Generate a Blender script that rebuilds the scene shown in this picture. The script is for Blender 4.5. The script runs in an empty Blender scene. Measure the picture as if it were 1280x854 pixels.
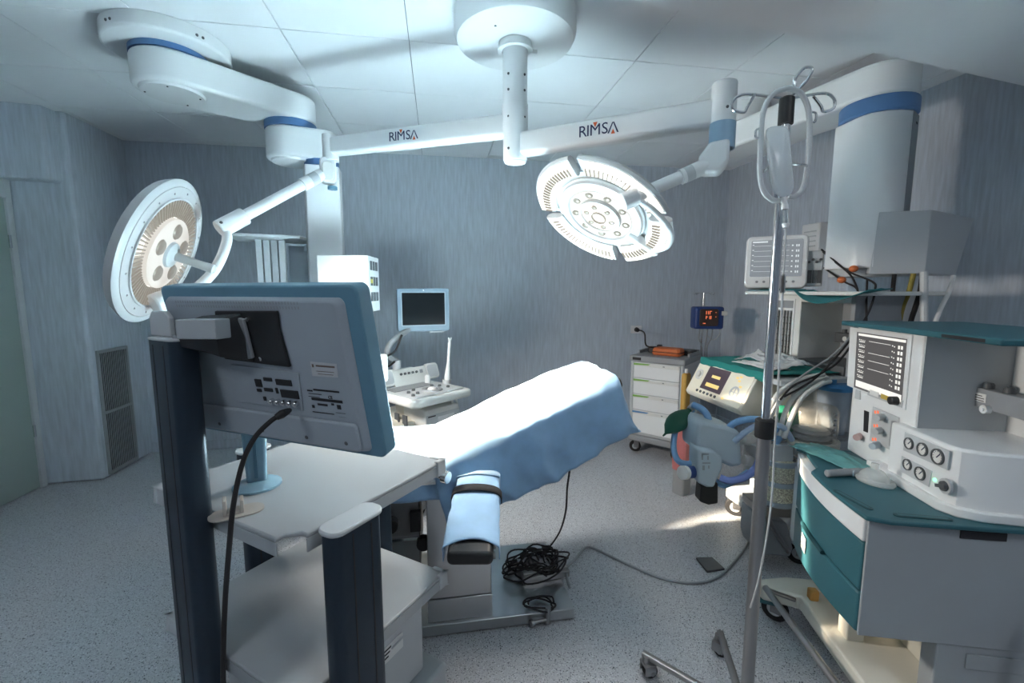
import bpy, bmesh, math, random
from mathutils import Vector, Matrix, noise
random.seed(7)
sc = bpy.context.scene
col = sc.collection
# ------------------------------------------------------------------ camera
F, PITCH, YAW, CAMZ = 550.0, math.radians(6.6), math.radians(9.5), 1.5
cam_d = bpy.data.cameras.new('camera'); cam = bpy.data.objects.new('camera', cam_d); col.objects.link(cam)
cam_d.sensor_fit = 'HORIZONTAL'; cam_d.sensor_width = 36.0; cam_d.lens = F / 1280 * 36; cam_d.clip_start = 0.02
cam.location = (0, 0, CAMZ); cam.rotation_euler = (math.pi/2 - PITCH, 0, -YAW)
sc.camera = cam
CY, SY = math.cos(YAW), math.sin(YAW); CP, SP = math.cos(PITCH), math.sin(PITCH)
def C(X, Y, z): return Vector((X*CY + Y*SY, -X*SY + Y*CY, z))      # view-aligned ground coords -> room coords
def ray(px, py):
    u = (px-640)/F; v = (427-py)/F
    return u, CP + SP*v, -SP + CP*v
def W(px, py, t):                                                     # pixel + forward distance -> room point
    u, Y, Z = ray(px, py); return C(u*t, Y*t, CAMZ + Z*t)
def WZ(px, py, z):                                                    # pixel on a horizontal plane
    u, Y, Z = ray(px, py); return W(px, py, (z-CAMZ)/Z)
def WX(px, py, x):
    u, Y, Z = ray(px, py); return W(px, py, x/(u*CY+Y*SY))
def WY(px, py, y):
    u, Y, Z = ray(px, py); return W(px, py, y/(-u*SY+Y*CY))
# ------------------------------------------------------------------ world, lights, exposure
sc.view_settings.view_transform = 'Standard'; sc.view_settings.look = 'None'
sc.view_settings.gamma = 1.0; sc.view_settings.use_curve_mapping = False
sc.view_settings.exposure = 0.22
sc.cycles.caustics_reflective = False; sc.cycles.caustics_refractive = False; sc.cycles.sample_clamp_indirect = 0.0
w = bpy.data.worlds.new('world'); sc.world = w; w.use_nodes = True
w.node_tree.nodes['Background'].inputs[0].default_value = (0.55, 0.68, 0.85, 1)
w.node_tree.nodes['Background'].inputs[1].default_value = 0.12
LIGHT_LEFT, LIGHT_RIGHT, LIGHT_FILL = 8300.0, 3300.0, 9.5  # last value drives the added fill panels behind the viewer
LAMP_GLOW = 1.25
# ------------------------------------------------------------------ materials
MATS = {}
def mat(name, color, rough=0.5, metal=0.0, emit=0.0, emit_col=None, trans=0.0, alpha=1.0, ior=1.45, var=0.0, vscale=8.0, bump=0.0, bscale=60.0, stretch=None, coat=0.0, sheen=0.0):
    if name in MATS: return MATS[name]
    m = bpy.data.materials.new(name); m.use_nodes = True
    nt = m.node_tree; b = nt.nodes['Principled BSDF']
    b.inputs['Base Color'].default_value = (*color, 1); b.inputs['Roughness'].default_value = rough
    b.inputs['Metallic'].default_value = metal; b.inputs['IOR'].default_value = ior
    b.inputs['Transmission Weight'].default_value = trans; b.inputs['Alpha'].default_value = alpha
    b.inputs['Coat Weight'].default_value = coat; b.inputs['Sheen Weight'].default_value = sheen
    if emit > 0:
        b.inputs['Emission Color'].default_value = (*(emit_col or color), 1); b.inputs['Emission Strength'].default_value = emit
    tc = None
    def coords(scale):
        nonlocal tc
        if tc is None: tc = nt.nodes.new('ShaderNodeTexCoord')
        mp = nt.nodes.new('ShaderNodeMapping'); nt.links.new(tc.outputs['Object'], mp.inputs[0])
        s = stretch or (1, 1, 1)
        mp.inputs['Scale'].default_value = (scale*s[0], scale*s[1], scale*s[2]); return mp
    if var > 0:
        mp = coords(vscale); n = nt.nodes.new('ShaderNodeTexNoise'); n.inputs['Scale'].default_value = 1; n.inputs['Detail'].default_value = 5
        nt.links.new(mp.outputs[0], n.inputs['Vector'])
        r = nt.nodes.new('ShaderNodeMix'); r.data_type = 'RGBA'
        a = tuple(max(0, c*(1-var)) for c in color); z = tuple(min(1, c*(1+var)) for c in color)
        r.inputs['A'].default_value = (*a, 1); r.inputs['B'].default_value = (*z, 1)
        mr = nt.nodes.new('ShaderNodeMapRange'); mr.inputs[1].default_value = .3; mr.inputs[2].default_value = .7
        nt.links.new(n.outputs['Fac'], mr.inputs[0]); nt.links.new(mr.outputs[0], r.inputs['Factor'])
        nt.links.new(r.outputs['Result'], b.inputs['Base Color'])
    if bump > 0:
        mp = coords(bscale); n = nt.nodes.new('ShaderNodeTexNoise'); n.inputs['Scale'].default_value = 1; n.inputs['Detail'].default_value = 4
        nt.links.new(mp.outputs[0], n.inputs['Vector'])
        bp = nt.nodes.new('ShaderNodeBump'); bp.inputs['Strength'].default_value = bump; bp.inputs['Distance'].default_value = 0.004
        nt.links.new(n.outputs['Fac'], bp.inputs['Height']); nt.links.new(bp.outputs[0], b.inputs['Normal'])
    MATS[name] = m
    return m
wall_m = mat('wall vinyl', (.52, .575, .645), .5, var=.11, vscale=1, bump=.35, bscale=1, stretch=(55, 55, 5))
ceil_m = mat('ceiling panel', (.82, .84, .86), .45, var=.02, vscale=3)
def floor_material():
    m = bpy.data.materials.new('speckled vinyl floor'); m.use_nodes = True; nt = m.node_tree; b = nt.nodes['Principled BSDF']
    tc = nt.nodes.new('ShaderNodeTexCoord')
    def spk(scale, lo, hi):
        v = nt.nodes.new('ShaderNodeTexVoronoi'); v.inputs['Scale'].default_value = scale; nt.links.new(tc.outputs['Object'], v.inputs['Vector'])
        s = nt.nodes.new('ShaderNodeSeparateColor'); nt.links.new(v.outputs['Color'], s.inputs[0])
        g = nt.nodes.new('ShaderNodeMath'); g.operation = 'GREATER_THAN'; g.inputs[1].default_value = lo; nt.links.new(s.outputs[0], g.inputs[0])
        d = nt.nodes.new('ShaderNodeMath'); d.operation = 'LESS_THAN'; d.inputs[1].default_value = hi; nt.links.new(v.outputs['Distance'], d.inputs[0])
        a = nt.nodes.new('ShaderNodeMath'); a.operation = 'MULTIPLY'; nt.links.new(g.outputs[0], a.inputs[0]); nt.links.new(d.outputs[0], a.inputs[1]); return a
    prev = None
    n = nt.nodes.new('ShaderNodeTexNoise'); n.inputs['Scale'].default_value = 160; n.inputs['Detail'].default_value = 3; nt.links.new(tc.outputs['Object'], n.inputs['Vector'])
    r = nt.nodes.new('ShaderNodeValToRGB'); r.color_ramp.elements[0].position = .35; r.color_ramp.elements[1].position = .65
    r.color_ramp.elements[0].color = (.42, .44, .47, 1); r.color_ramp.elements[1].color = (.58, .60, .63, 1); nt.links.new(n.outputs['Fac'], r.inputs[0])
    prev = r.outputs[0]
    for scale, lo, hi, c in ((190, .86, .42, (.03, .04, .06)), (230, .80, .4, (.14, .16, .21)), (170, .86, .4, (.72, .74, .77)), (90, .95, .28, (.02, .025, .04))):
        mx = nt.nodes.new('ShaderNodeMix'); mx.data_type = 'RGBA'; nt.links.new(spk(scale, lo, hi).outputs[0], mx.inputs['Factor'])
        nt.links.new(prev, mx.inputs['A']); mx.inputs['B'].default_value = (*c, 1); prev = mx.outputs['Result']
    nt.links.new(prev, b.inputs['Base Color']); b.inputs['Roughness'].default_value = .42
    return m
floor_m = floor_material()
white = mat('white enamel', (.80, .82, .83), .3, coat=.2)
offwhite = mat('off white plastic', (.72, .73, .71), .42)
cream = mat('cream plastic', (.74, .72, .64), .45)
lgrey = mat('light grey plastic', (.52, .55, .57), .45)
mgrey = mat('mid grey plastic', (.30, .32, .34), .5)
dgrey = mat('dark grey plastic', (.10, .11, .12), .5)
black = mat('black plastic', (.018, .019, .021), .45)
rubber = mat('black rubber', (.02, .02, .022), .75)
bluering = mat('blue ring plastic', (.10, .22, .45), .4)
steel = mat('brushed steel', (.52, .53, .54), .3, 1.0, bump=.06, bscale=1, stretch=(4, 200, 200))
chrome = mat('polished chrome', (.70, .71, .72), .15, 1.0)
darksteel = mat('dull steel', (.34, .34, .345), .38, .9)
drape_m = mat('blue drape fabric', (.27, .45, .66), .75, var=.06, vscale=20, bump=.12, bscale=60, sheen=.3)
drape_white = mat('white sheet', (.78, .81, .84), .8, bump=.1, bscale=60, sheen=.2)
teal = mat('teal laminate', (.03, .125, .155), .45)
tealcloth = mat('teal cloth', (.02, .17, .19), .8, bump=.2, bscale=80)
greencloth = mat('green drape cloth', (.02, .24, .22), .8, bump=.2, bscale=80)
navy = mat('dark navy aluminium', (.022, .038, .058), .38, .35)
slate = mat('slate blue plastic', (.13, .28, .38), .4)
monback = mat('monitor back plastic', (.37, .42, .47), .42)
cartgrey = mat('cart grey paint', (.40, .43, .45), .42)
glass = mat('clear plastic', (.92, .95, .96), .06, trans=.92, ior=1.3)
fluid = mat('saline bag plastic', (.74, .80, .83), .12, alpha=.55)
mask_m = mat('clear mask plastic', (.80, .86, .87), .12, alpha=.38)
tubeclear = mat('clear tube plastic', (.80, .83, .84), .25, trans=.35, ior=1.2)
green_m = mat('dark green rubber', (.012, .10, .06), .5)
orange = mat('orange case', (.62, .16, .05), .5)
bluehose = mat('blue hose plastic', (.22, .42, .68), .45)
bluelid = mat('blue lid plastic', (.06, .25, .52), .4)
navyblue = mat('pump blue plastic', (.025, .06, .22), .4)
lightblue = mat('pale blue plastic', (.34, .55, .68), .25, trans=.25, ior=1.3)
greyblue = mat('grey blue plastic', (.42, .50, .56), .45)
limegran = mat('soda lime granules', (.78, .68, .53), .8, var=.5, vscale=150, bump=.9, bscale=150)
doorgreen = mat('green grey door laminate', (.30, .37, .35), .5)
redpink = mat('pink red plastic', (.45, .15, .15), .6)
amber = mat('amber plastic', (.55, .33, .08), .6)
yellowhose = mat('yellow hose rubber', (.30, .24, .05), .6)
paper = mat('white paper', (.78, .79, .78), .7)
ink = mat('black ink', (.02, .02, .025), .6)
navyink = mat('navy ink', (.02, .03, .09), .5)
redink = mat('orange red ink', (.65, .12, .04), .5)
limegreen = mat('lime green trim', (.22, .45, .10), .5)
scr_off = mat('dark glass screen', (.012, .015, .018), .12)
scr_grey = mat('grey lit screen', (.1, .1, .1), .3, emit=.2, emit_col=(.75, .85, .95))
scr_dark = mat('dark lit screen', (.02, .02, .02), .3, emit=.09, emit_col=(.8, .75, .75))
scr_purple = mat('purple brown lit screen', (.02, .015, .02), .3, emit=.09, emit_col=(.6, .45, .55))
scr_soft = mat('soft white traces', (.2, .2, .2), .4, emit=.62, emit_col=(.9, .97, 1))
scr_white = mat('white screen pixels', (.2, .2, .2), .4, emit=.75, emit_col=(1, .98, .9))
scr_yellow = mat('yellow screen pixels', (.2, .2, .1), .4, emit=.75, emit_col=(1, .72, .25))
led_red = mat('red led digits', (.2, .05, .02), .4, emit=.8, emit_col=(1, .22, .1))
led_green = mat('green led', (.05, .2, .05), .4, emit=2.5, emit_col=(.2, 1, .4))
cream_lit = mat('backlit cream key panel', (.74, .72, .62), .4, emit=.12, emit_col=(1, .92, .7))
lamp_white = mat('lamp head enamel', (.52, .54, .55), .3)
lens_hot = mat('lit lamp lens', (.12, .12, .11), .3, emit=LAMP_GLOW, emit_col=(1, .97, .9))
lens_warm = mat('lit lamp reflector', (.22, .21, .20), .25, emit=.55, emit_col=(1, .95, .87))
reflector = mat('faceted reflector metal', (.13, .12, .10), .3, .5, emit=.2, emit_col=(1, .93, .82))
lampclear = mat('frosted clear lamp rim', (.36, .40, .43), .2, emit=.16, emit_col=(1, .95, .88))
fill_diffuser = mat('lit fill panel', (.9, .9, .9), .5, emit=1.2, emit_col=(.86, .93, 1))  # glow of the added fill panels
# ------------------------------------------------------------------ mesh helpers
def spl(pts, k=6, closed=False):
    pts = [Vector(p) for p in pts]; n = len(pts); out = []
    rng = range(n) if closed else range(n-1)
    for i in rng:
        if closed: p0, p1, p2, p3 = pts[(i-1) % n], pts[i], pts[(i+1) % n], pts[(i+2) % n]
        else: p0, p1, p2, p3 = pts[max(i-1, 0)], pts[i], pts[i+1], pts[min(i+2, n-1)]
        for j in range(k):
            t = j/k
            out.append(.5*((2*p1) + (p2-p0)*t + (2*p0-5*p1+4*p2-p3)*t*t + (3*p1-p0-3*p2+p3)*t**3))
    if not closed: out.append(pts[-1])
    return out
def rrect(w, h, r, n=4, cx=0, cy=0):
    r = min(r, w/2-1e-5, h/2-1e-5); out = []
    for sx, sy, a0 in ((1, 1, 0), (-1, 1, 90), (-1, -1, 180), (1, -1, 270)):
        for i in range(n+1):
            a = math.radians(a0 + 90*i/n)
            out.append((cx + sx*(w/2-r) + r*math.cos(a), cy + sy*(h/2-r) + r*math.sin(a)))
    return out
def basis(zdir, up=None):
    z = Vector(zdir).normalized()
    h = Vector(up) if up is not None else (Vector((0, 0, 1)) if abs(z.z) < .95 else Vector((0, 1, 0)))
    x = h.cross(z).normalized(); y = z.cross(x)
    return Matrix((x, y, z)).transposed()
def frame(o, zdir, up=None): return Matrix.Translation(Vector(o)) @ basis(zdir, up).to_4x4()
def RZ(a): return Matrix.Rotation(a, 4, 'Z')
def RX(a): return Matrix.Rotation(a, 4, 'X')
def RY(a): return Matrix.Rotation(a, 4, 'Y')
def T(x, y, z): return Matrix.Translation((x, y, z))
class MB:
    def __init__(s): s.v = []; s.f = []
    def add(s, vs, fs, M=None):
        b = len(s.v)
        s.v += [(M @ Vector(p)) if M else Vector(p) for p in vs]
        s.f += [tuple(i+b for i in f) for f in fs]; return s
    def box(s, x0, x1, y0, y1, z0, z1, M=None):
        v = [(x0,y0,z0),(x1,y0,z0),(x1,y1,z0),(x0,y1,z0),(x0,y0,z1),(x1,y0,z1),(x1,y1,z1),(x0,y1,z1)]
        return s.add(v, [(0,3,2,1),(4,5,6,7),(0,1,5,4),(1,2,6,5),(2,3,7,6),(3,0,4,7)], M)
    def cbox(s, c, size, M=None):
        return s.box(c[0]-size[0]/2, c[0]+size[0]/2, c[1]-size[1]/2, c[1]+size[1]/2, c[2]-size[2]/2, c[2]+size[2]/2, M)
    def prism(s, poly, z0, z1, M=None, top=None):
        n = len(poly); top = top or poly
        v = [(p[0], p[1], z0) for p in poly] + [(p[0], p[1], z1) for p in top]
        f = [tuple(range(n-1, -1, -1)), tuple(range(n, 2*n))] + [(i, (i+1) % n, n+(i+1) % n, n+i) for i in range(n)]
        return s.add(v, f, M)
    def lathe(s, prof, n=24, M=None, a0=0, a1=2*math.pi):
        full = abs(a1-a0-2*math.pi) < 1e-6; m = n if full else n+1; k = len(prof)
        v = [(r*math.cos(a0+(a1-a0)*i/n), r*math.sin(a0+(a1-a0)*i/n), z) for i in range(m) for r, z in prof]
        f = []
        for i in range(n):
            j = (i+1) % m
            for q in range(k-1): f.append((i*k+q, j*k+q, j*k+q+1, i*k+q+1))
        if full:
            if prof[0][0] > 1e-6: f.append(tuple(i*k for i in range(m-1, -1, -1)))
            if prof[-1][0] > 1e-6: f.append(tuple(i*k+k-1 for i in range(m)))
        else:
            f.append(tuple(range(k))); f.append(tuple((m-1)*k+q for q in range(k-1, -1, -1)))
        return s.add(v, f, M)
    def ringlathe(s, loop, n=32, M=None, a0=0, a1=2*math.pi):      # closed section (r,z)
        full = abs(a1-a0-2*math.pi) < 1e-6; m = n if full else n+1; k = len(loop)
        v = [(r*math.cos(a0+(a1-a0)*i/n), r*math.sin(a0+(a1-a0)*i/n), z) for i in range(m) for r, z in loop]
        f = []
        for i in range(n):
            j = (i+1) % m
            for q in range(k): f.append((i*k+q, j*k+q, j*k+(q+1) % k, i*k+(q+1) % k))
        if not full: f.append(tuple(range(k))); f.append(tuple((m-1)*k+q for q in range(k-1, -1, -1)))
        return s.add(v, f, M)
    def cyl(s, p0, p1, r0, r1=None, n=20, M=None):
        p0, p1 = Vector(p0), Vector(p1); r1 = r0 if r1 is None else r1
        A = frame(p0, p1-p0); L = (p1-p0).length
        A = (M @ A) if M else A
        return s.lathe([(r0, 0), (r1, L)], n, A)
    def tube(s, pts, r, n=8, closed=False, M=None):
        pts = [Vector(p) for p in pts]; k = len(pts); rs = r if isinstance(r, (list, tuple)) else [r]*k
        tang = []
        for i in range(k):
            a = pts[(i-1) % k] if closed or i > 0 else pts[i]; b = pts[(i+1) % k] if closed or i < k-1 else pts[i]
            d = b-a; tang.append(d.normalized() if d.length > 1e-9 else Vector((0, 0, 1)))
        B = basis(tang[0]); x = B.col[0].copy(); v = []
        for i in range(k):
            x = x - tang[i]*x.dot(tang[i]); x = x.normalized() if x.length > 1e-6 else basis(tang[i]).col[0].copy()
            y = tang[i].cross(x)
            for j in range(n):
                a = 2*math.pi*j/n; v.append(pts[i] + (x*math.cos(a) + y*math.sin(a))*rs[i])
        f = []
        for i in range(k if closed else k-1):
            q = (i+1) % k
            for j in range(n): f.append((i*n+j, i*n+(j+1) % n, q*n+(j+1) % n, q*n+j))
        if not closed: f.append(tuple(range(n-1, -1, -1))); f.append(tuple((k-1)*n+j for j in range(n)))
        return s.add(v, f, M)
    def ell(s, c, r, n=16, m=10, M=None):
        prof = [(math.sin(math.pi*i/m), -math.cos(math.pi*i/m)) for i in range(m+1)]
        A = Matrix.Translation(Vector(c)) @ Matrix.Diagonal((r[0], r[1], r[2], 1))
        A = (M @ A) if M else A
        prof[0] = (1e-7, -1); prof[-1] = (1e-7, 1)
        return s.lathe(prof, n, A)
    def grid(s, fn, nu, nv, M=None):
        v = [fn(i/nu, j/nv) for i in range(nu+1) for j in range(nv+1)]
        f = [(i*(nv+1)+j, (i+1)*(nv+1)+j, (i+1)*(nv+1)+j+1, i*(nv+1)+j+1) for i in range(nu) for j in range(nv)]
        return s.add(v, f, M)
    def build(s, name, m, parent=None, bevel=0.0, seg=2, angle=35, solid=0.0, sub=0, M=None, fix=True):
        me = bpy.data.meshes.new(name); me.from_pydata([tuple(p) for p in s.v], [], s.f)
        if fix:
            bm = bmesh.new(); bm.from_mesh(me); bmesh.ops.remove_doubles(bm, verts=bm.verts, dist=1e-6)
            bmesh.ops.recalc_face_normals(bm, faces=bm.faces); bm.to_mesh(me); bm.free()
        me.materials.append(m); me.shade_smooth(); me.set_sharp_from_angle(angle=math.radians(angle))
        o = bpy.data.objects.new(name, me); col.objects.link(o)
        if parent: o.parent = parent
        if name in ('screw', 'scale_marks', 'reflector_fins', 'label_print', 'print_line', 'vent_slots', 'keyboard', 'screen_pixels', 'trace', 'jar_screw'): o['kind'] = 'stuff'
        if M: o.matrix_local = M
        if solid: k = o.modifiers.new('solid', 'SOLIDIFY'); k.thickness = solid; k.offset = 0
        if bevel:
            k = o.modifiers.new('bevel', 'BEVEL'); k.width = bevel; k.segments = seg; k.limit_method = 'ANGLE'; k.angle_limit = math.radians(40); k.harden_normals = False
        if sub: k = o.modifiers.new('sub', 'SUBSURF'); k.levels = sub; k.render_levels = sub
        return o
def tag(o, label, cat, group=None, kind=None):
    o['label'] = label; o['category'] = cat
    if group: o['group'] = group
    if kind: o['kind'] = kind
    return o
def struct(o, label=None):
    o['kind'] = 'structure'
    if label: o['label'] = label
    return o
def thing(name, label, cat, loc=(0, 0, 0), rotz=0.0, group=None):
    o = bpy.data.objects.new(name, None); o.empty_display_size = .1; col.objects.link(o)
    o.location = loc; o.rotation_euler = (0, 0, rotz); return tag(o, label, cat, group)
def local(root, p):                                            # room point -> local point of a root
    M = Matrix.Translation(root.location) @ root.rotation_euler.to_matrix().to_4x4()
    return M.inverted() @ Vector(p)
def text_mb(body, size, M, depth=.0004):
    cu = bpy.data.curves.new('txt', 'FONT'); cu.body = body; cu.size = size; cu.align_x = 'CENTER'; cu.align_y = 'CENTER'; cu.extrude = depth; cu.resolution_u = 3
    o = bpy.data.objects.new('txt', cu); col.objects.link(o)
    me = bpy.data.meshes.new_from_object(o.evaluated_get(bpy.context.evaluated_depsgraph_get()))
    b = MB(); b.add([v.co.copy() for v in me.vertices], [tuple(p.vertices) for p in me.polygons], M)
    bpy.data.objects.remove(o); bpy.data.curves.remove(cu); bpy.data.meshes.remove(me)
    return b
def castor(parent, x, y, r=.05, yaw=0.0, name='castor', rim=lgrey, top=None):
    M = T(x, y, 0) @ RZ(yaw)
    top = top or r*2+.03
    b = MB(); prof = [(r*.55, -.016), (r*.9, -.016), (r, -.010), (r, .010), (r*.9, .016), (r*.55, .016)]
    b.ringlathe(prof, 24, M @ T(0, 0, r) @ RX(math.pi/2)); o = b.build(name, rubber, parent)
    b = MB(); b.lathe([(1e-6, -.012), (r*.56, -.013), (r*.56, .013), (1e-6, .012)], 20, M @ T(0, 0, r) @ RX(math.pi/2)); b.build('wheel_hub', rim, o)
    b = MB(); b.box(-.014, .03, -.024, -.018, r*.8, top-.012, M); b.box(-.014, .03, .018, .024, r*.8, top-.012, M); b.box(-.014, .03, -.024, .024, top-.016, top-.004, M)
    b.cyl((0, -.026, r), (0, .026, r), .008, n=10, M=M); b.cyl((.016, 0, top-.012), (.016, 0, top+.02), .011, n=12, M=M); b.build('castor_fork', darksteel, o)
    return o
# ================================================================== SETTING
CZ = 2.79; XR = 3.13; YB = 4.47; XL = -3.02; YF = -2.6
struct(MB().box(XL-.6, XR+.1, YF-.1, YB+.1, -.1, 0).build('floor', floor_m), 'speckled grey blue vinyl floor')
struct(MB().box(-2.66, XR+.1, YB, YB+.1, 0, CZ+.05).build('wall_back', wall_m), 'grey blue streaked vinyl back wall')
struct(MB().box(XR, XR+.1, YF, YB, 0, CZ+.05).build('wall_right', wall_m), 'grey blue streaked vinyl right wall')
struct(MB().box(XL-.1, XR+.1, YF-.1, YF, 0, CZ+.05).build('wall_front', wall_m), 'wall behind the viewer')
b = MB()
b.prism([(XL-.12, 3.81), (-2.655, 3.85), (-2.655, YB+.1), (XL-.12, YB+.1)], 0, CZ+.05)
struct(b.build('wall_corner', wall_m, bevel=.02), 'stepped streaked wall corner beside the door')
struct(MB().box(XL-.12, XL, YF, 2.55, 0, CZ+.05).build('wall_left', wall_m), 'left wall')
b = MB(); b.box(XL-.12, XL, 2.55, 3.81, 2.30, CZ+.05); struct(b.build('wall_left_lintel', wall_m), 'wall strip above the door')
b = MB(); b.prism([(XL-.02, 3.70), (-2.715, 3.745), (-2.70, 3.90), (XL-.02, 3.90)], 2.285, CZ+.02)
struct(b.build('trim_1', wall_m, bevel=.015), 'boxed header projecting above the door corner')
# skirting: coved vinyl
b = MB(); b.box(-2.655, XR, YB-.012, YB, 0, .09); struct(b.build('baseboard_back', wall_m, bevel=.004), 'vinyl cove at foot of back wall')
b = MB(); b.box(XR-.012, XR, YF, YB-.012, 0, .09); struct(b.build('baseboard_right', wall_m, bevel=.004), 'vinyl cove at foot of right wall')
# ceiling on a 0.625 m grid, every tile an object
ceil = MB().box(XL-.6, XR+.1, YF-.1, YB+.1, CZ+.012, CZ+.06).build('ceiling', mat('ceiling void', (.25, .27, .29), .8)); struct(ceil, 'suspended ceiling of square white metal panels')
PX0, PY0, PP = -.124, 3.125, .624
tile_mesh = None
for i in range(-6, 7):
    for j in range(-5, 4):
        x0, y0 = PX0 + i*PP, PY0 + (j-1)*PP
        x1, y1 = x0+PP, y0+PP
        if x1 < XL-.3 or x0 > XR or y0 > YB or y1 < .6: continue
        g = .0022
        full = x1 <= XR and y1 <= YB and x0 > XL-.4
        if full:
            if tile_mesh is None:
                o = MB().prism([(g, g), (PP-g, g), (PP-g, PP-g), (g, PP-g)], -.002, .012, top=None).build('ceiling_tile', ceil_m, ceil, bevel=.0015, seg=1); tile_mesh = o.data
            else:
                o = bpy.data.objects.new('ceiling_tile', tile_mesh); col.objects.link(o); o.parent = ceil
                k = o.modifiers.new('bevel', 'BEVEL'); k.width = .0015; k.segments = 1
            o.location = (x0, y0, CZ); o.rotation_euler = (random.uniform(-.0012, .0012), random.uniform(-.0012, .0012), 0)
        else:
            MB().box(x0+g, min(x1-g, XR), y0+g, min(y1-g, YB), CZ-.002, CZ+.012).build('ceiling_tile', ceil_m, ceil)
struct(MB().box(XL-.6, XR, YF, PY0+(-5)*PP+.0, CZ-.002, CZ+.012).build('ceiling_rear', ceil_m), 'plain ceiling behind the viewer')
# lowered soffit at upper right
b = MB(); b.prism([(-.2, .30), (XR, .30), (XR, 1.955), (.717, 1.637), (-.2, 1.517)], 2.55, CZ-.002)
struct(b.build('trim_2', ceil_m), 'lowered white plasterboard soffit at upper right')
# door
d = MB().box(XL-.05, XL-.004, 2.62, 3.765, .008, 2.15).build('door_1', doorgreen, bevel=.003); struct(d, 'plain green grey door leaf at the far left')
MB().box(XL-.04, XL+.012, 3.765, 3.81, 0, 2.30).build('door_frame', lgrey, d, bevel=.004)
MB().box(XL-.04, XL+.012, 2.55, 3.765, 2.155, 2.30).build('door_frame', lgrey, d, bevel=.004)
MB().box(XL-.04, XL+.012, 2.55, 2.615, 0, 2.155).build('door_frame', lgrey, d, bevel=.004)
for z in (.45, 1.85): MB().cyl((XL+.006, 3.762, z-.045), (XL+.006, 3.762, z+.045), .009, n=10).build('hinge', chrome, d)
# return air grille on the corner wall
gx = -2.655
g = thing('air_grille', 'tall grey louvred return air grille low on the stepped corner wall', 'grille', (gx, 3.90, 0))
b = MB(); b.box(0, .014, 0, .022, .02, 1.03); b.box(0, .014, .328, .35, .02, 1.03); b.box(0, .014, .022, .328, .02, .045); b.box(0, .014, .022, .328, 1.005, 1.03); b.build('frame', mgrey, g, bevel=.002)
MB().box(0, .014, .022, .328, .515, .535).build('middle_bar', mgrey, g)
MB().box(.0005, .003, .022, .328, .045, 1.005).build('backing', black, g)
for z0, z1 in ((.045, .515), (.535, 1.005)):
    for k in range(15):
        y = .030 + k*.0205
        MB().box(-.004, .001, -.0036, .0036, z0, z1, T(.008, y, 0) @ RZ(.25)).build('slat', mgrey, g)
# ================================================================== SURGICAL LIGHT (two heads on one ceiling mount)
PA = C(.015, 2.24, 0); pax, pay = PA.x, PA.y
sl = thing('surgical_light', 'white double operating light hung from the ceiling on two branded arms', 'surgical light', (pax, pay, CZ))
def SL(p): return Vector(p) - Vector((pax, pay, CZ))
b = MB(); b.lathe([(.286, -.002), (.288, -.09), (.275, -.118), (.255, -.124), (1e-6, -.126)], 48); cano = b.build('canopy', white, sl)
b = MB()
for a in (1.2, 1.3, 4.0): b.ell((.17*math.cos(a), .17*math.sin(a), -.126), (.006, .006, .002), 8, 6)
b.build('screw', dgrey, cano)
b = MB(); b.lathe([(.078, -.122), (.078, -.150), (.070, -.154)], 28); b.ringlathe([(.062, -.15), (.084, -.15), (.084, -.162), (.062, -.162)], 28); b.box(.07, .105, -.012, .012, -.165, -.148); b.build('collar', white, sl, bevel=.002)
pole = MB().lathe([(.059, -.15), (.059, -.40), (.0625, -.402), (.0625, -.52), (.058, -.545), (.058, -.655), (.054, -.664), (.050, -.666)], 28).build('pole', white, sl)
b = MB(); b.lathe([(.051, -.6655), (.051, -.669), (1e-6, -.671)], 24); b.build('end_cap', offwhite, pole)
b = MB()
for z in (-.28, -.35, -.47, -.615):
    for a in (-2.3, -.9): b.ell((.0595*math.cos(a), .0595*math.sin(a), z), (.006, .006, .006), 8, 6)
b.build('screw', dgrey, pole)
def boom(p0, p1, h, wdt, name, parent, m=white, taper=1.0, r=.02):
    d = p1-p0; q = rrect(wdt, h, r, 5); q2 = [(x*taper, y*taper) for x, y in q]
    return MB().prism(q, 0, d.length, frame(p0, d), top=q2).build(name, m, parent)
zl, zr = 2.295, 2.20
LE = WZ(413, 184, zl); RE = WZ(905, 141, zr)
la = boom(SL((pax, pay, zl)), SL(LE), .105, .075, 'support_arm', sl, taper=.92); la['label'] = 'arm to the side-facing lamp head'
ra = boom(SL((pax, pay, zr)), SL(RE), .110, .075, 'support_arm', sl, taper=.95); ra['label'] = 'arm to the lamp head turned to the room'
def logo(arm, p0, p1, s, size, half, hh):
    d = (p1-p0); d.z = 0; d.normalize(); up = Vector((0, 0, 1)); nrm = d.cross(up)
    o = p0 + (p1-p0)*s + nrm*(half+.0006)
    M = Matrix((d, up, nrm)).transposed().to_4x4(); M.translation = o
    b = MB()
    for ch, dx in (('R', -1.42), ('I', -.93), ('M', -.28), ('S', .58)):
        t = text_mb(ch, size*1.35, M @ T(dx*size, 0, 0)); b.v, b.f = b.v + t.v, b.f + [tuple(i+len(b.v) for i in f) for f in t.f]
    k = size*.45
    for sg in (-1, 1):
        b.add([(1.3*size+sg*.03*size-.05*size, k, .0004), (1.3*size+sg*.03*size+.05*size, k, .0004), (1.3*size+sg*.42*size+.07*size, -k, .0004), (1.3*size+sg*.42*size-.07*size, -k, .0004)], [(0, 1, 2, 3)], M)
    b.build('lettering', navyink, arm)
    b = MB(); b.add([(-.48*size, k*1.5, .0005), (-.08*size, k*1.5, .0005), (-.28*size, k*.5, .0005)], [(0, 1, 2)], M)
    b.add([(1.12*size, -k*1.15, .0005), (1.48*size, -k*1.15, .0005), (1.3*size, -k*.25, .0005)], [(0, 1, 2)], M); b.build('logo_triangle', redink, arm)
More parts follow.
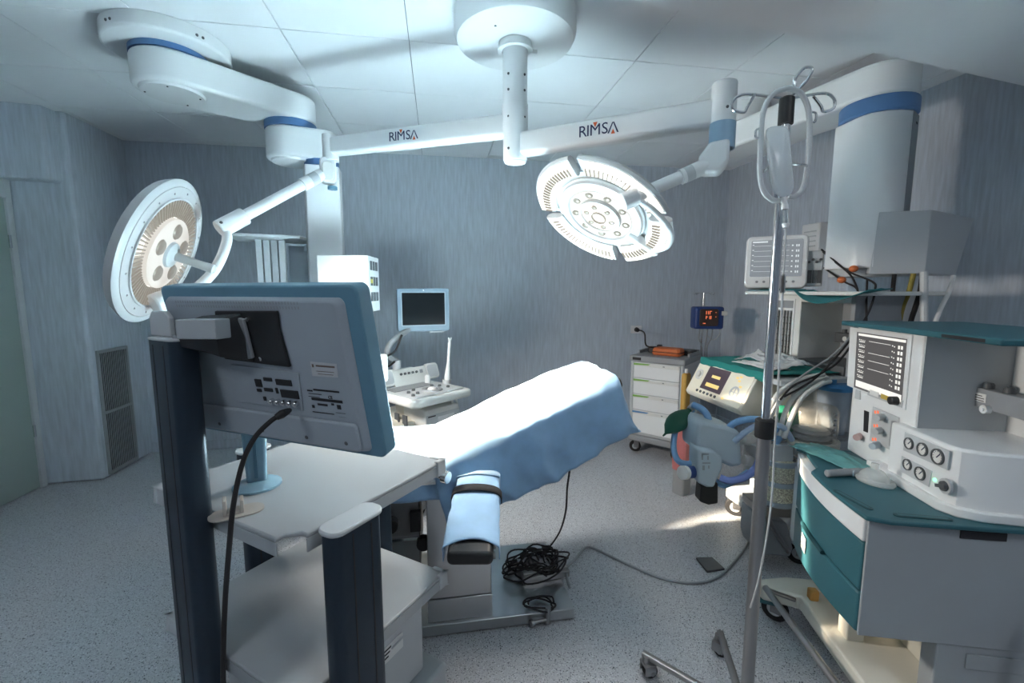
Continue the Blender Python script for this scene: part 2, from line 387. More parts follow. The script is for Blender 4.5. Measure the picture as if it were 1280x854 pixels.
logo(la, SL(LE), SL((pax, pay, zl)), .45, .048, .0375, .05)
logo(ra, SL((pax, pay, zr)), SL(RE), .46, .050, .0375, .05)
def lamp_head(center, nrm, kind, parent):
    up = Vector((0, 0, 1)); M = frame(SL(center), nrm); R = .325
    if kind == 'disc':
        b = MB(); b.lathe([(1e-6, -.085), (.12, -.082), (.24, -.06), (.31, -.03), (R, -.005), (R+.004, .008), (R-.006, .016), (.300, .018), (.297, .004), (1e-6, .002)], 56, M); hd = b.build('lamp_head', lamp_white, parent)
        b = MB(); b.ringlathe([(.250, .006), (.298, .006), (.298, .020), (.274, .026), (.250, .020)], 56, M); b.build('clear_rim', lampclear, hd)
        b = MB(); b.ringlathe([(.244, .004), (.252, .004), (.252, .028), (.244, .028)], 56, M); b.build('inner_ring', lamp_white, hd)
        b = MB(); n = 72
        for i in range(n):
            a = 2*math.pi*i/n; a2 = 2*math.pi*(i+.38)/n
            p = lambda r, a, z: (r*math.cos(a), r*math.sin(a), z)
            b.add([p(.162, a, .006), p(.243, a, .012), p(.243, a2, .012), p(.162, a2, .006), p(.165, a, .022), p(.243, a, .024), p(.243, a2, .024), p(.165, a2, .022)], [(0,1,2,3),(4,5,6,7),(0,1,5,4),(1,2,6,5),(2,3,7,6),(3,0,4,7)], M)
        b.build('reflector_fins', reflector, hd)
        b = MB(); b.ringlathe([(.160, .003), (.244, .003), (.244, .008), (.160, .008)], 56, M); b.build('lit_ring', lens_hot, hd)
        b = MB(); b.lathe([(.160, .004), (.160, .034), (.150, .040), (1e-6, .042)], 40, M); b.build('centre_lens', lens_warm, hd)
        for k in range(5):
            a = .4+2*math.pi*k/5; MB().lathe([(.036, .041), (.030, .047), (1e-6, .049)], 16, M @ T(.105*math.cos(a), .105*math.sin(a), 0)).build('centre_bulb', reflector, hd)
        b = MB(); b.lathe([(.060, .041), (.055, .052), (.030, .058), (.018, .066), (1e-6, .066)], 24, M); b.build('handle_socket', lamp_white, hd)
        b = MB(); b.lathe([(.020, .060), (.018, .16), (.021, .205), (.021, .214), (.014, .222), (1e-6, .223)], 18, M); b.build('handle', lamp_white, hd)
        b = MB()
        for k in range(16):
            a = 2*math.pi*k/16; b.ell((.275*math.cos(a), .275*math.sin(a), .026), (.005, .005, .002), 8, 5, M)
        b.build('screw', chrome, hd)
    else:
        b = MB(); b.lathe([(1e-6, -.06), (.10, -.056), (.16, -.04), (.200, -.015), (.208, .004), (.195, .012), (1e-6, .004)], 48, M)
        b.ringlathe([(.195, -.03), (.235, -.03), (.235, -.005), (.195, -.005)], 48, M); hd = b.build('lamp_head', lamp_white, parent)
        b = MB(); b.ringlathe([(.152, .008), (.200, .008), (.196, .020), (.158, .024)], 48, M); b.build('clear_rim', lampclear, hd)
        b = MB(); b.ringlathe([(.098, .004), (.152, .006), (.148, .020), (.102, .016)], 48, M); b.build('lit_ring', lens_warm, hd)
        for k in range(9):
            a = 2*math.pi*k/9; MB().ell((.126*math.cos(a), .126*math.sin(a), .018), (.021, .017, .008), 10, 6, M).build('ring_bulb', reflector, hd)
        b = MB(); b.ringlathe([(.088, .006), (.104, .006), (.100, .032), (.090, .032)], 40, M); b.build('inner_ring', lamp_white, hd)
        b = MB(); b.lathe([(.088, .006), (.088, .022), (.070, .030), (1e-6, .030)], 32, M); b.build('centre_lens', lens_hot, hd)
        for k in range(6):
            a = 2*math.pi*k/6+.3; MB().ell((.062*math.cos(a), .062*math.sin(a), .029), (.016, .014, .006), 10, 6, M).build('centre_bulb', reflector, hd)
        b = MB(); b.ringlathe([(.030, .029), (.036, .029), (.036, .037), (.030, .037)], 24, M); b.build('centre_ring', reflector, hd)
        for k in range(4):
            a0 = math.radians(90*k + 5 + 77); a1 = a0 + math.radians(80)
            b = MB(); b.ringlathe([(.232, -.012), (.300, -.016), (.322, -.008), (.33, .008), (.320, .018), (.238, .018), (.226, .006)], 20, M, a0, a1); pd = b.build('lamp_segment', lamp_white, hd)
            b = MB(); b.ringlathe([(.243, .016), (.314, .016), (.310, .028), (.247, .028)], 20, M, a0+.04, a1-.04); b.build('lit_lens', lens_hot if k != 1 else lens_hot, hd)
            b = MB()
            for q in range(19):
                a = a0+.07+(a1-a0-.14)*q/18; e = .012
                p = lambda r, a, z: (r*math.cos(a), r*math.sin(a), z)
                b.add([p(.246, a-e, .027), p(.285, a-e*.8, .027), p(.285, a+e*.8, .027), p(.246, a+e, .027), p(.250, a-e*.5, .035), p(.280, a-e*.5, .035), p(.280, a+e*.5, .035), p(.250, a+e*.5, .035)], [(0,1,2,3),(4,5,6,7),(0,1,5,4),(1,2,6,5),(2,3,7,6),(3,0,4,7)], M)
            b.build('reflector_fins', reflector, hd)
            am = a0 - math.radians(5)
            b = MB(); b.box(.19, .30, -.012, .012, -.04, -.012, M @ RZ(am)); b.build('spoke', lamp_white, hd, bevel=.004)
    return hd, M
# left head
LC = W(200, 314, 1.932); aimL = Vector((.36, 2.08, .93)); vx = C(.9, .252, 0); nL = Vector((vx.x, vx.y, -.356)).normalized()
hdL, ML = lamp_head(LC, nL, 'disc', sl); hdL['label'] = 'full round lamp head facing sideways'
# elbow: vertical knuckle, spring arm, hub, yoke
def knuckle_left():
    b = MB(); b.cyl(SL(LE)+Vector((0, 0, .065)), SL(LE)+Vector((0, 0, -.075)), .043, n=24); b.build('knuckle', white, sl, bevel=.004)
    e = SL(W(410, 214, 2.46)); nrm = (SL(Vector((0, 0, CAMZ)))-e); nrm.z = 0; nrm.normalize()
    b = MB(); b.prism(rrect(.085, .14, .028, 5), -.032, .032, frame(e, nrm)); j = b.build('elbow_joint', white, sl, bevel=.008)
    b = MB(); b.prism(rrect(.058, .10, .022, 5), .030, .036, frame(e+Vector((0, 0, -.005)), nrm)); b.build('joint_cover', offwhite, j, bevel=.004)
    b = MB(); b.lathe([(.026, -.10), (.026, -.085), (.020, -.08)], 16, T(*(e+Vector((.02, 0, 0))))); b.build('blue_stop', slate, j)
    h = SL(W(289, 279, 2.12))
    b = MB(); d = h-e; b.cyl(e+d*.08, e+d*.30, .033, n=22); b.cyl(e+d*.28, h, .027, n=22); b.build('spring_arm', white, sl, bevel=.002)
    b = MB(); b.cyl(e+d*.135, e+d*.215, .0335, n=22); b.build('data_label', lgrey, sl)
    hub = MB().cyl(h-d.normalized()*.075, h+d.normalized()*.065, .042, n=24).build('hub', white, sl, bevel=.006)
    b = MB(); b.ell(h+d.normalized()*.03+Vector((.0, -.043, .01)), (.008, .006, .008), 8, 6); b.build('screw', dgrey, hub)
    y = spl([h+d.normalized()*.05, SL(W(284, 300, 2.08)), SL(W(268, 338, 2.02)), SL(W(236, 368, 1.98)), SL(W(208, 384, 1.95))], 6)
    b = MB(); b.tube(y, .022, 14); b.build('yoke', white, sl)
    b = MB(); b.cyl(SL(W(220, 372, 2.0)), SL(W(192, 382, 1.93)), .05, n=22); b.build('tilt_bearing', white, sl, bevel=.008)
knuckle_left()
# right head
RC = W(752, 266, 2.007)
vx = C(-.471, -.366, 0); nR = Vector((vx.x, vx.y, -.803)).normalized()
def LPN(px, py, off):
    o = Vector((0, 0, CAMZ)); d = W(px, py, 1)-o; return SL(o + d*((RC+nR*off-o).dot(nR)/d.dot(nR)))
hdR, MR = lamp_head(RC, nR, 'pods', sl); hdR['label'] = 'round lamp head of four lit segments around a centre'
def knuckle_right():
    top = SL(W(906, 104, 1.72)); bot = SL(W(903, 186, 1.735)); bot.x, bot.y = top.x, top.y
    b = MB(); b.cyl(top, bot, .047, n=28); k = b.build('knuckle', white, sl, bevel=.005)
    m1 = top.lerp(bot, .60); b = MB(); b.cyl(m1, bot, .0485, n=28); b.build('blue_sleeve', mat('pale blue enamel', (.30, .45, .60), .3), k, bevel=.002)
    b = MB(); b.ell(top.lerp(bot, .42)+C(-.006, -.046, 0), (.006, .006, .006), 8, 6); b.build('screw', dgrey, k)
    e = SL(W(893, 203, 1.73)); nrm = SL(Vector((0, 0, CAMZ)))-e; nrm.z = 0; nrm.normalize()
    M = frame(e, nrm)
    b = MB(); b.prism([(.050, .075), (-.020, .070), (-.056, .020), (-.060, -.025), (-.046, -.045), (.018, -.050), (.052, -.008)], -.04, .04, M); j = b.build('elbow_joint', white, sl, bevel=.012)
    h = LPN(792, 247, .045); d = h-e
    b = MB(); b.cyl(e+d*.1, e+d*.42, .030, n=22); b.cyl(e+d*.40, h, .025, n=22); b.build('spring_arm', white, sl, bevel=.002)
    b = MB(); b.cyl(e+d*.27, e+d*.37, .0305, n=22); b.build('data_label', lgrey, sl)
    b = MB(); b.cyl(h-d.normalized()*.02, h+d.normalized()*.05, .036, n=24); hub = b.build('hub', white, sl, bevel=.006)
    q = [h, LPN(818, 264, .05), LPN(838, 290, .045), LPN(834, 308, .04), LPN(815, 314, .03)]
    b = MB(); b.tube(spl(q, 6), .013, 12); b.build('yoke', white, sl)
    p0 = LPN(822, 316, .015); p1 = LPN(785, 292, .015); b = MB(); b.prism(rrect(.05, .04, .01), 0, (p1-p0).length, frame(p0, p1-p0)); b.build('tilt_bearing', white, sl, bevel=.004)
    b = MB(); b.cyl(h, LPN(790, 249, -.02), .03, n=18); b.build('pivot', white, sl)
knuckle_right()
def spot(loc, d, power, size, name, radius=.12, color=(1, .84, .63), blend=.6):
    ld = bpy.data.lights.new(name, 'SPOT'); ld.energy = power; ld.spot_size = math.radians(size); ld.spot_blend = blend; ld.shadow_soft_size = radius; ld.color = color
    o = bpy.data.objects.new(name, ld); col.objects.link(o); o.location = loc; o.rotation_euler = Vector(d).to_track_quat('-Z', 'Y').to_euler(); return o
spot(LC+nL*.26, aimL-LC-nL*.26, LIGHT_LEFT, 26, 'lamp_beam_disc', .05, blend=.7)
spot(RC+nR*.16, Vector((.12, 2.06, .8))-RC-nR*.16, LIGHT_RIGHT, 29, 'lamp_beam_segments', .10, blend=.8)
# wide spill around the two focused beams
spot(LC+nL*.26, nL, 135, 125, 'lamp_spill_disc', .15, color=(1, .92, .82), blend=1.0)
spot(RC+nR*.16, nR, 38, 125, 'lamp_spill_segments', .15, color=(1, .92, .82), blend=1.0)
# ================================================================== LEFT CEILING PENDANT
PL = WZ(212, 64, CZ-.05); px_, py_ = PL.x, PL.y
lp = thing('ceiling_pendant', 'white ceiling pendant with elbow arms and slim column at the left', 'pendant', (px_, py_, CZ))
def LP(p): return Vector(p)-Vector((px_, py_, CZ))
MB().lathe([(.275, -.002), (.277, -.066), (.268, -.074), (1e-6, -.075)], 48).build('ceiling_plate', white, lp, bevel=.004)
b = MB()
for a in (4.2, 4.3, 5.6, 5.7, 3.4): b.ell((.276*math.cos(a), .276*math.sin(a), -.045), (.007, .007, .007), 8, 6)
b.build('screw', dgrey, lp)
MB().lathe([(.172, -.074), (.172, -.100), (1e-6, -.100)], 40).build('blue_ring', bluering, lp)
J2 = WZ(364, 166, CZ-.30)                                   # second joint
d2 = LP(J2); d2.z = 0; L2 = d2.length; ang2 = math.atan2(d2.y, d2.x)
def stadium(r0, r1, L, n=14):
    out = []
    for i in range(n+1): a = math.pi/2 + math.pi*i/n; out.append((r0*math.cos(a), r0*math.sin(a)))
    for i in range(n+1): a = -math.pi/2 + math.pi*i/n; out.append((L + r1*math.cos(a), r1*math.sin(a)))
    return out
b = MB(); b.prism(stadium(.172, .148, L2), -.255, -.10, RZ(ang2)); arm = b.build('horizontal_arm', white, lp, bevel=.018, seg=3)
MB().lathe([(.145, -.253), (.138, -.268), (1e-6, -.270)], 40).build('bearing_cover', white, arm)
b = MB()
for a in (0.2, 1.5, 3.4, 5): b.ell((.12*math.cos(a), .12*math.sin(a), -.271), (.005, .005, .003), 8, 5)
b.build('screw', dgrey, arm)
M2_ = T(d2.x, d2.y, 0)
MB().lathe([(.150, -.253), (.150, -.296), (1e-6, -.296)], 40, M2_).build('blue_ring', bluering, lp)
COLP = W(405, 260, 2.86); dc = LP(COLP); dc.z = 0
d3 = dc-d2; d3.z = 0; L3 = d3.length; ang3 = math.atan2(d3.y, d3.x)
b = MB(); b.prism(stadium(.148, .105, max(L3, .05)), -.475, -.296, M2_ @ RZ(ang3)); b.build('lower_arm', white, lp, bevel=.016, seg=3)
MB().lathe([(.125, -.473), (.118, -.487), (1e-6, -.489)], 36, M2_).build('bearing_cover', white, lp)
MC = T(dc.x, dc.y, 0)
MB().lathe([(.105, -.473), (.105, -.51), (1e-6, -.51)], 32, MC).build('blue_ring', bluering, lp)
yawc = math.radians(12)
b = MB(); b.prism([(-.10, -.085), (.0, -.105), (.10, -.085), (.115, .02), (.08, .10), (-.08, .10), (-.115, .02)], -1.85, -.51, MC @ RZ(yawc)); b.build('column', white, lp, bevel=.008)
MB().box(-.055, -.03, -.1005, -.0985, -.585, -.578, MC @ RZ(yawc) @ RZ(math.radians(-11)) @ T(0, -.002, 0)).build('name_strip', ink, lp)
# shelf assembly hung to the left of the column
st = W(336, 298, 2.78); sx = LP(st)
Ms = T(sx.x, sx.y, 0) @ RZ(yawc)
zt = st.z - CZ
b = MB(); b.prism([(-.20, -.16), (.19, -.16), (.25, .02), (.25, .16), (-.20, .16)], zt-.012, zt+.008, Ms); b.build('top_shelf', lgrey, lp, bevel=.004)
for k in range(4): MB().box(-.075+k*.043, -.038+k*.043, -.03, .03, zt-.55, zt-.012, Ms).build('upright_profile', white if k == 3 else lgrey, lp, bevel=.004)
b = MB(); b.box(.10, .22, .06, .14, zt-.55, zt-.035, Ms); b.build('rear_post', greyblue, lp, bevel=.004)
b = MB(); b.box(.20, .40, .03, .07, zt-.07, zt-.03, Ms); b.build('cross_bar', greyblue, lp, bevel=.003)
b = MB(); b.prism([(-.22, -.18), (.22, -.18), (.22, .16), (-.22, .16)], zt-.58, zt-.55, Ms); b.build('lower_shelf', lgrey, lp, bevel=.004)
# outlet box to the right of the column
bx = W(431, 319, 2.62); bo = LP(bx); Mb = T(bo.x, bo.y, 0) @ RZ(math.radians(-6)); zb = bx.z-CZ
b = MB(); b.box(-.165, .135, 0, .26, zb-.34, zb, Mb); ob = b.build('outlet_box', white, lp, bevel=.004)
b = MB(); b.box(-.10, .05, .26, .42, zb-.30, zb-.05, Mb); b.build('arm_link', white, lp)
Mo = Mb @ T(.1355, .13, 0)
for r_ in range(3):
    for k in range(3): MB().box(0, .004, -.09+k*.065, -.05+k*.065, zb-.085-r_*.095, zb-.03-r_*.095, Mo).build('outlet', dgrey, ob)
b = MB(); b.box(0, .0045, -.09, -.05, zb-.165, zb-.14, Mo); b.build('yellow_label', mat('yellow label', (.55, .48, .1), .5), ob)
# ================================================================== RIGHT CEILING PENDANT
CR = W(1089, 235, 2.42); rx, ry = CR.x, CR.y
rp = thing('ceiling_pendant', 'large white ceiling pendant column with blue collar at the right', 'pendant', (rx, ry, CZ))
def RPp(p): return Vector(p)-Vector((rx, ry, CZ))
E = W(925, 122, 3.15); e2 = RPp(E); e2.z = 0; angp = math.atan2(e2.y, e2.x)
b = MB(); b.prism(stadium(.165, .15, e2.length), -.30, -.13, RZ(angp)); b.build('horizontal_arm', white, rp, bevel=.02, seg=3)
b = MB(); b.lathe([(.20, -.13), (.20, -.002)], 32, T(e2.x, e2.y, 0)); b.build('ceiling_plate', white, rp)
b = MB(); b.lathe([(.168, -.298), (.172, -.305), (.172, -.37), (.164, -.376), (1e-6, -.376)], 40); b.build('blue_ring', bluering, rp)
yp = math.radians(4)
Mc = RZ(yp)
b = MB(); b.prism([(-.150, -.02), (-.142, -.075), (-.10, -.122), (-.04, -.150), (.030, -.155), (.135, -.108), (.14, .14), (-.12, .14)], -1.17, -.376, Mc); cc = b.build('column', white, rp, bevel=.006)
b = MB(); b.prism([(.0305, -.1552), (.1352, -.1083), (.1365, -.111), (.0318, -.158)], -1.17, -.38, Mc); b.build('side_panel', mgrey, cc)
b = MB(); b.box(-.010, .018, -.0012, 0, -.43, -.42, Mc @ T(.095, -.1295, 0) @ RZ(math.radians(24))); b.build('name_strip', ink, rp)
b = MB(); b.prism([(-.14, -.05), (.0, -.145), (.07, -.145), (.12, -.0), (.11, .12), (-.11, .12)], -1.215, -1.17, Mc); b.build('column_foot', lgrey, rp, bevel=.004)
# service box beside the column
q = W(1165, 262, 2.22); qb = RPp(q); zq = qb.z
Mq = T(qb.x, qb.y, 0) @ RZ(math.radians(-20))
b = MB(); b.prism([(-.235, .04), (0, 0), (.34, .30), (.16, .52), (-.20, .40)], zq-.32, zq, Mq, top=[(-.215, .035), (0, 0), (.44, .36), (.20, .56), (-.20, .40)]); sb = b.build('service_box', lgrey, rp, bevel=.004)
b = MB(); b.box(-.155, -.105, .0165, .022, zq-.055, zq-.040, Mq @ RZ(math.radians(-10)) @ T(0, -.012, 0)); b.build('name_strip', ink, sb)
b = MB(); b.ell((.065, .066, zq-.22), (.008, .008, .008), 8, 6, Mq); b.build('screw', dgrey, sb)
# supply hoses under the service box
def hose(name, pts, r, m, label, cat, k=8, n=10, group=None): return tag(MB().tube(spl(pts, k), r, n).build(name, m), label, cat, group)
zb0 = q.z-.325
hose('supply_hose', [W(1118, 343, 2.3), W(1116, 365, 2.32), W(1117, 390, 2.34), W(1119, 420, 2.35), W(1118, 470, 2.36)], .010, rubber, 'thin black supply hose hanging nearest the pendant column', 'hose')
hose('supply_hose', [W(1142, 342, 2.27), W(1136, 365, 2.3), W(1128, 385, 2.31), W(1124, 410, 2.33), W(1122, 470, 2.35)], .012, yellowhose, 'yellow supply hose hanging under the service box', 'hose')
hose('supply_hose', [W(1153, 342, 2.22), W(1150, 365, 2.24), W(1144, 385, 2.26), W(1137, 410, 2.3), W(1130, 470, 2.33)], .012, rubber, 'black supply hose beside the grey riser pipe', 'hose')
hose('riser_pipe', [W(1155, 340, 2.2), W(1155, 370, 2.2), W(1155, 420, 2.2), W(1155, 480, 2.2)], .017, lgrey, 'grey riser pipe below the service box', 'pipe')
hose('supply_hose', [W(1192, 345, 2.32), W(1186, 365, 2.3), W(1174, 390, 2.27), W(1165, 420, 2.24), W(1160, 480, 2.24)], .011, white, 'white supply hose hanging right of the grey pipe', 'hose')
# small wall dispenser behind
wd = WX(1024, 300, XR)
t = thing('wall_dispenser', 'small white ribbed box on the right wall behind the monitor', 'dispenser', (XR, wd.y, wd.z))
MB().box(-.09, 0, -.09, .09, -.10, .13).build('body', white, t, bevel=.01)
for k in range(4): MB().box(-.094, -.09, -.06, .06, -.06+k*.04, -.05+k*.04).build('rib', lgrey, t)
# unseen ceiling panels behind the viewer, added as fill light
for i, (x, y) in enumerate(((-1.45, -.35), (1.35, -.55))):
    t = thing('fill_panel', ('added square fill light panel behind the viewer towards the door wall', 'added square fill light panel behind the viewer towards the right wall')[i], 'fill light', (x, y, CZ), 0, 'added fill panels')
    b = MB(); b.ringlathe([(.42, -.02), (.45, -.02), (.45, -.001), (.42, -.001)], 4, RZ(math.pi/4)); b.build('frame', white, t)
    MB().box(-.295, .295, -.295, .295, -.012, -.004).build('fill_diffuser', fill_diffuser, t)
    ld = bpy.data.lights.new('fill_light', 'AREA'); ld.energy = LIGHT_FILL; ld.size = .58; ld.color = (.92, .96, 1.0)
    o = bpy.data.objects.new('fill_light', ld); col.objects.link(o); o.location = (x, y, CZ-.03)
# ================================================================== EQUIPMENT CART
cN = C(-.489, .904, 0); CR_ = math.radians(51.8)
ct = thing('equipment_cart', 'grey shelved equipment cart with dark posts in the foreground', 'cart', cN, CR_)
def shelf(z, name, notch):
    if notch: poly = [(.046, 0), (.55, 0), (.55, .59), (0, .59), (0, .046), (.020, .046), (.046, .020)]
    else: poly = [(0, 0), (.55, 0), (.55, .59), (0, .59)]
    b = MB(); b.prism(poly, z-.012, z)
    edge = poly+[poly[0]]
    o = b.build(name, cartgrey, ct, bevel=.004)
    b = MB()
    for (p, q) in zip(edge[:-1], edge[1:]):
        if notch and max(abs(p[0]-q[0]), abs(p[1]-q[1])) < .2: continue
        d = Vector((q[0]-p[0], q[1]-p[1], 0)); n = Vector((-d.y, d.x, 0)).normalized()*.004
        b.add([(p[0], p[1], z-.045), (q[0], q[1], z-.045), (q[0], q[1], z-.012), (p[0], p[1], z-.012), (p[0]+n.x, p[1]+n.y, z-.045), (q[0]+n.x, q[1]+n.y, z-.045), (q[0]+n.x, q[1]+n.y, z-.012), (p[0]+n.x, p[1]+n.y, z-.012)],
              [(0,1,2,3),(4,5,6,7),(0,1,5,4),(1,2,6,5),(2,3,7,6),(3,0,4,7)])
    b.build('shelf_lip', cartgrey, o)
    return o
s1 = shelf(.95, 'top_shelf', True); s2 = shelf(.557, 'middle_shelf', False)
b = MB(); b.box(0, .55, 0, .59, .135, .225); b.build('base', cartgrey, ct, bevel=.012, seg=3)
for s_ in (s1, s2):
    z = .95 if s_ is s1 else .557
    b = MB(); b.box(.515, .556, -.004, .012, z-.048, z+.004); b.box(.538, .556, -.004, .05, z-.048, z+.004); b.build('corner_cap', lgrey, s_, bevel=.004)
    b = MB(); b.box(-.006, .012, .535, .596, z-.048, z+.005); b.box(-.006, .06, .575, .596, z-.048, z+.005); b.build('corner_cap', lgrey, s_, bevel=.004)
def post(cx, cy, along, wide, thick, z0, z1, name='post'):
    M = T(cx, cy, 0) @ (RZ(math.pi/2) if along == 'y' else Matrix.Identity(4))
    b = MB(); b.prism(rrect(wide, thick, .022, 5), z0, z1, M); o = b.build(name, navy, ct)
    b = MB()
    for f in (-.16, .22): b.box(wide*f-.002, wide*f+.002, -thick/2-.0008, thick/2+.0008, z0+.01, z1-.01, M)
    b.build('groove', black, o); return o
p1 = post(-.036, .335, 'y', .125, .062, .10, 1.385); p1['label'] = 'tall dark post carrying the monitor arm'
p2 = post(.13, -.050, 'x', .145, .060, .10, .952)
MB().prism(rrect(.157, .072, .028, 5, .13, -.05), .952, .964).build('post_cap', lgrey, ct, bevel=.004)
p3 = post(.30, .625, 'x', .10, .06, .10, .952); MB().prism(rrect(.11, .07, .028, 5, .30, .625), .952, .962).build('post_cap', lgrey, ct, bevel=.004)
p4 = post(.585, .34, 'y', .10, .06, .10, .90)
MB().prism([(y-.036, x) for x, y in rrect(.13, .066, .026, 5, .335, 0)], 1.385, 1.391).build('post_cap', lgrey, ct, bevel=.002)
for x, y, a in ((.06, .06, .3), (.49, .06, 1.2), (.06, .53, 2.0), (.49, .53, -.6)): castor(ct, x, y, .05, a, top=.13)
# monitor bracket on the tall post
b = MB(); b.prism([(-.05, 0), (.045, 0), (.045, .045), (.030, .060), (-.030, .060), (-.05, .045)], -.006, .006, T(-.040, .375, 1.392) @ RZ(math.pi/2) @ RX(math.pi/2)); br = b.build('bracket', lgrey, ct, bevel=.003)
pA = local(ct, W(230, 411, .955)); pB = local(ct, W(279, 411, .93)); dd = (pB-pA)
b = MB(); b.prism(rrect(.038, .042, .003), 0, dd.length, frame(pA, dd)); b.build('bracket_bar', cartgrey, br, bevel=.002)
b = MB(); b.cyl((-.036, .30, 1.39), (-.036, .30, 1.399), .016, n=18); b.build('bolt', chrome, br)
for f in (-.018, .012): MB().box(-.004, .004, -.0075, .0075, .012, .045, T(-.040, .375+f*1.3, 1.392) ).build('slot', dgrey, br)
# device on the base
dv = thing('processor_unit', 'grey boxy device on the cart base under the middle shelf', 'device', ct.matrix_basis @ Vector((0, 0, 0)) if False else cN, CR_)
dv.location = Vector(cN) + Vector((0, 0, .2255))
b = MB(); b.box(.10, .485, .045, .50, .006, .275); d_ = b.build('housing', lgrey, dv, bevel=.012, seg=3)
b = MB(); b.box(.300, .385, .0425, .0455, .165, .215); b.build('label', paper, dv)
b = MB()
for k in range(3): b.box(.306, .334 - k*.006, .0418, .0426, .203-k*.012, .208-k*.012)
b.build('label_print', ink, dv)
b = MB(); b.tube(spl([(.335, .043, .195), (.36, .034, .206), (.385, .043, .198)], 5), .003, 8); b.build('clip', lgrey, dv)
b = MB(); b.box(.487, .4885, .06, .48, .02, .26); b.build('side_cover', mgrey, dv)
for x, y in ((.13, .08), (.45, .08), (.13, .46), (.45, .46)): MB().cyl((x, y, 0), (x, y, .008), .014, n=12).build('foot', rubber, dv)
# pale blue stand and clip holder on the top shelf
p = WZ(322, 607, .951)
t = thing('pale_stand', 'pale blue translucent post with round foot on the cart shelf', 'stand', p)
MB().lathe([(.062, 0), (.062, .006), (.045, .014), (.030, .018), (1e-6, .019)], 28).build('foot', lightblue, t)
b = MB(); b.prism(rrect(.050, .036, .010), .016, .24, RZ(.3), top=rrect(.066, .036, .010)); b.build('post', lightblue, t, bevel=.003)
b = MB(); b.box(-.004, .004, -.022, -.017, .03, .22, RZ(.3)); b.build('rib', slate, t)
p = WZ(296, 641, .951)
t = thing('clip_holder', 'small beige clip with round plate on the cart shelf beside the dark post', 'holder', p, .4)
MB().prism(rrect(.12, .065, .030, 5), 0, .003).build('plate', mat('beige plastic', (.45, .42, .38), .5), t)
b = MB(); b.box(-.028, -.020, -.018, .018, .003, .042); b.box(.008, .016, -.018, .018, .003, .036); b.box(-.020, .008, -.018, .018, .003, .010); b.build('clip', mat('beige plastic', (.45, .42, .38), .5), t, bevel=.002)
# ================================================================== MONITOR (seen from behind)
mTL, mTR = C(-.872, 1.075, 0), C(-.313, .86, 0); mid = (mTL+mTR)/2; wd_ = (mTR-mTL); mrz = math.atan2(wd_.y, wd_.x)
ZT = 1.508; TILT = math.radians(11.4); MW, MH = .60, .392
mo = thing('display_monitor', 'slate blue rimmed flat monitor seen from behind on the cart arm', 'monitor', (mid.x, mid.y, ZT-MH), mrz)
MM = T(0, 0, MH) @ RX(TILT)
def muv(px, py, y=0.0):                                       # pixel -> monitor plane coords
    Mi = (Matrix.Translation(mo.location) @ RZ(mrz) @ MM).inverted()
    o = Mi @ Vector((0, 0, CAMZ)); d = (Mi @ W(px, py, 1.0)) - o
    k = (y-o.y)/d.y; q = o + d*k; return q.x, q.z
MXZ = MM @ RX(math.pi/2)      # local x right, y up, z toward camera (rear)
b = MB(); b.prism(rrect(MW, MH, .018, 5, 0, -MH/2), -.056, -.014, MXZ); bez = b.build('bezel', slate, mo, bevel=.005, seg=3)
b = MB(); b.prism(rrect(MW-.050, MH-.036, .016, 5, -.008, -MH/2-.006), -.015, .0, MXZ, top=rrect(MW-.075, MH-.050, .014, 5, -.010, -MH/2-.006)); hs = b.build('rear_cover', monback, mo, bevel=.003)
b = MB(); b.prism(rrect(MW-.04, MH-.05, .004, 3, 0, -MH/2), -.0575, -.0555, MXZ); b.build('screen', scr_off, mo)
b = MB()
for r_ in range(2):
    for k in range(46): b.box(-.23+k*.0085, -.2275+k*.0085, -.038-r_*.010, -.032-r_*.010, .0, .0006, MXZ)
b.build('vent_slots', mgrey, hs)
# step along the lower part
b = MB(); b.prism(rrect(MW-.085, .070, .012, 4, -.005, -MH+.055), -.002, .008, MXZ); b.build('lower_bulge', monback, hs, bevel=.006)
b = MB()
for x in (-.19, -.04, .10, .215): b.ell((x, -MH+.040, .008), (.005, .005, .002), 10, 6, MXZ)
b.build('screw', dgrey, hs)
def mpoly(pts): return [muv(*q) for q in pts]
# mount plate
b = MB(); b.prism(mpoly([(272, 388), (349, 388), (352, 412), (365, 458), (285, 448), (277, 436)])[::-1], .001, .008, MXZ); mp = b.build('mount_plate', black, mo, bevel=.002)
q = muv(320, 420)
b = MB(); b.prism(mpoly([(258, 393), (305, 390), (318, 420), (322, 452), (300, 440), (255, 424)])[::-1], .008, .060, MXZ, top=mpoly([(256, 396), (296, 394), (304, 418), (306, 436), (292, 432), (254, 424)])[::-1]); b.build('swivel_block', black, mo, bevel=.004)
c0 = muv(310, 415); b = MB(); b.prism(mpoly([(306, 395), (312, 397), (324, 445), (318, 446), (306, 425)])[::-1], .010, .018, MXZ); b.build('hinge_plate', mgrey, mo, bevel=.002)
b = MB()
for q in ((298, 442), (330, 447), (314, 398)):
    u_, v_ = muv(*q); b.lathe([(.005, .008), (.005, .011), (1e-6, .012)], 12, MXZ @ T(u_, v_, 0))
b.build('screw', chrome, mp)
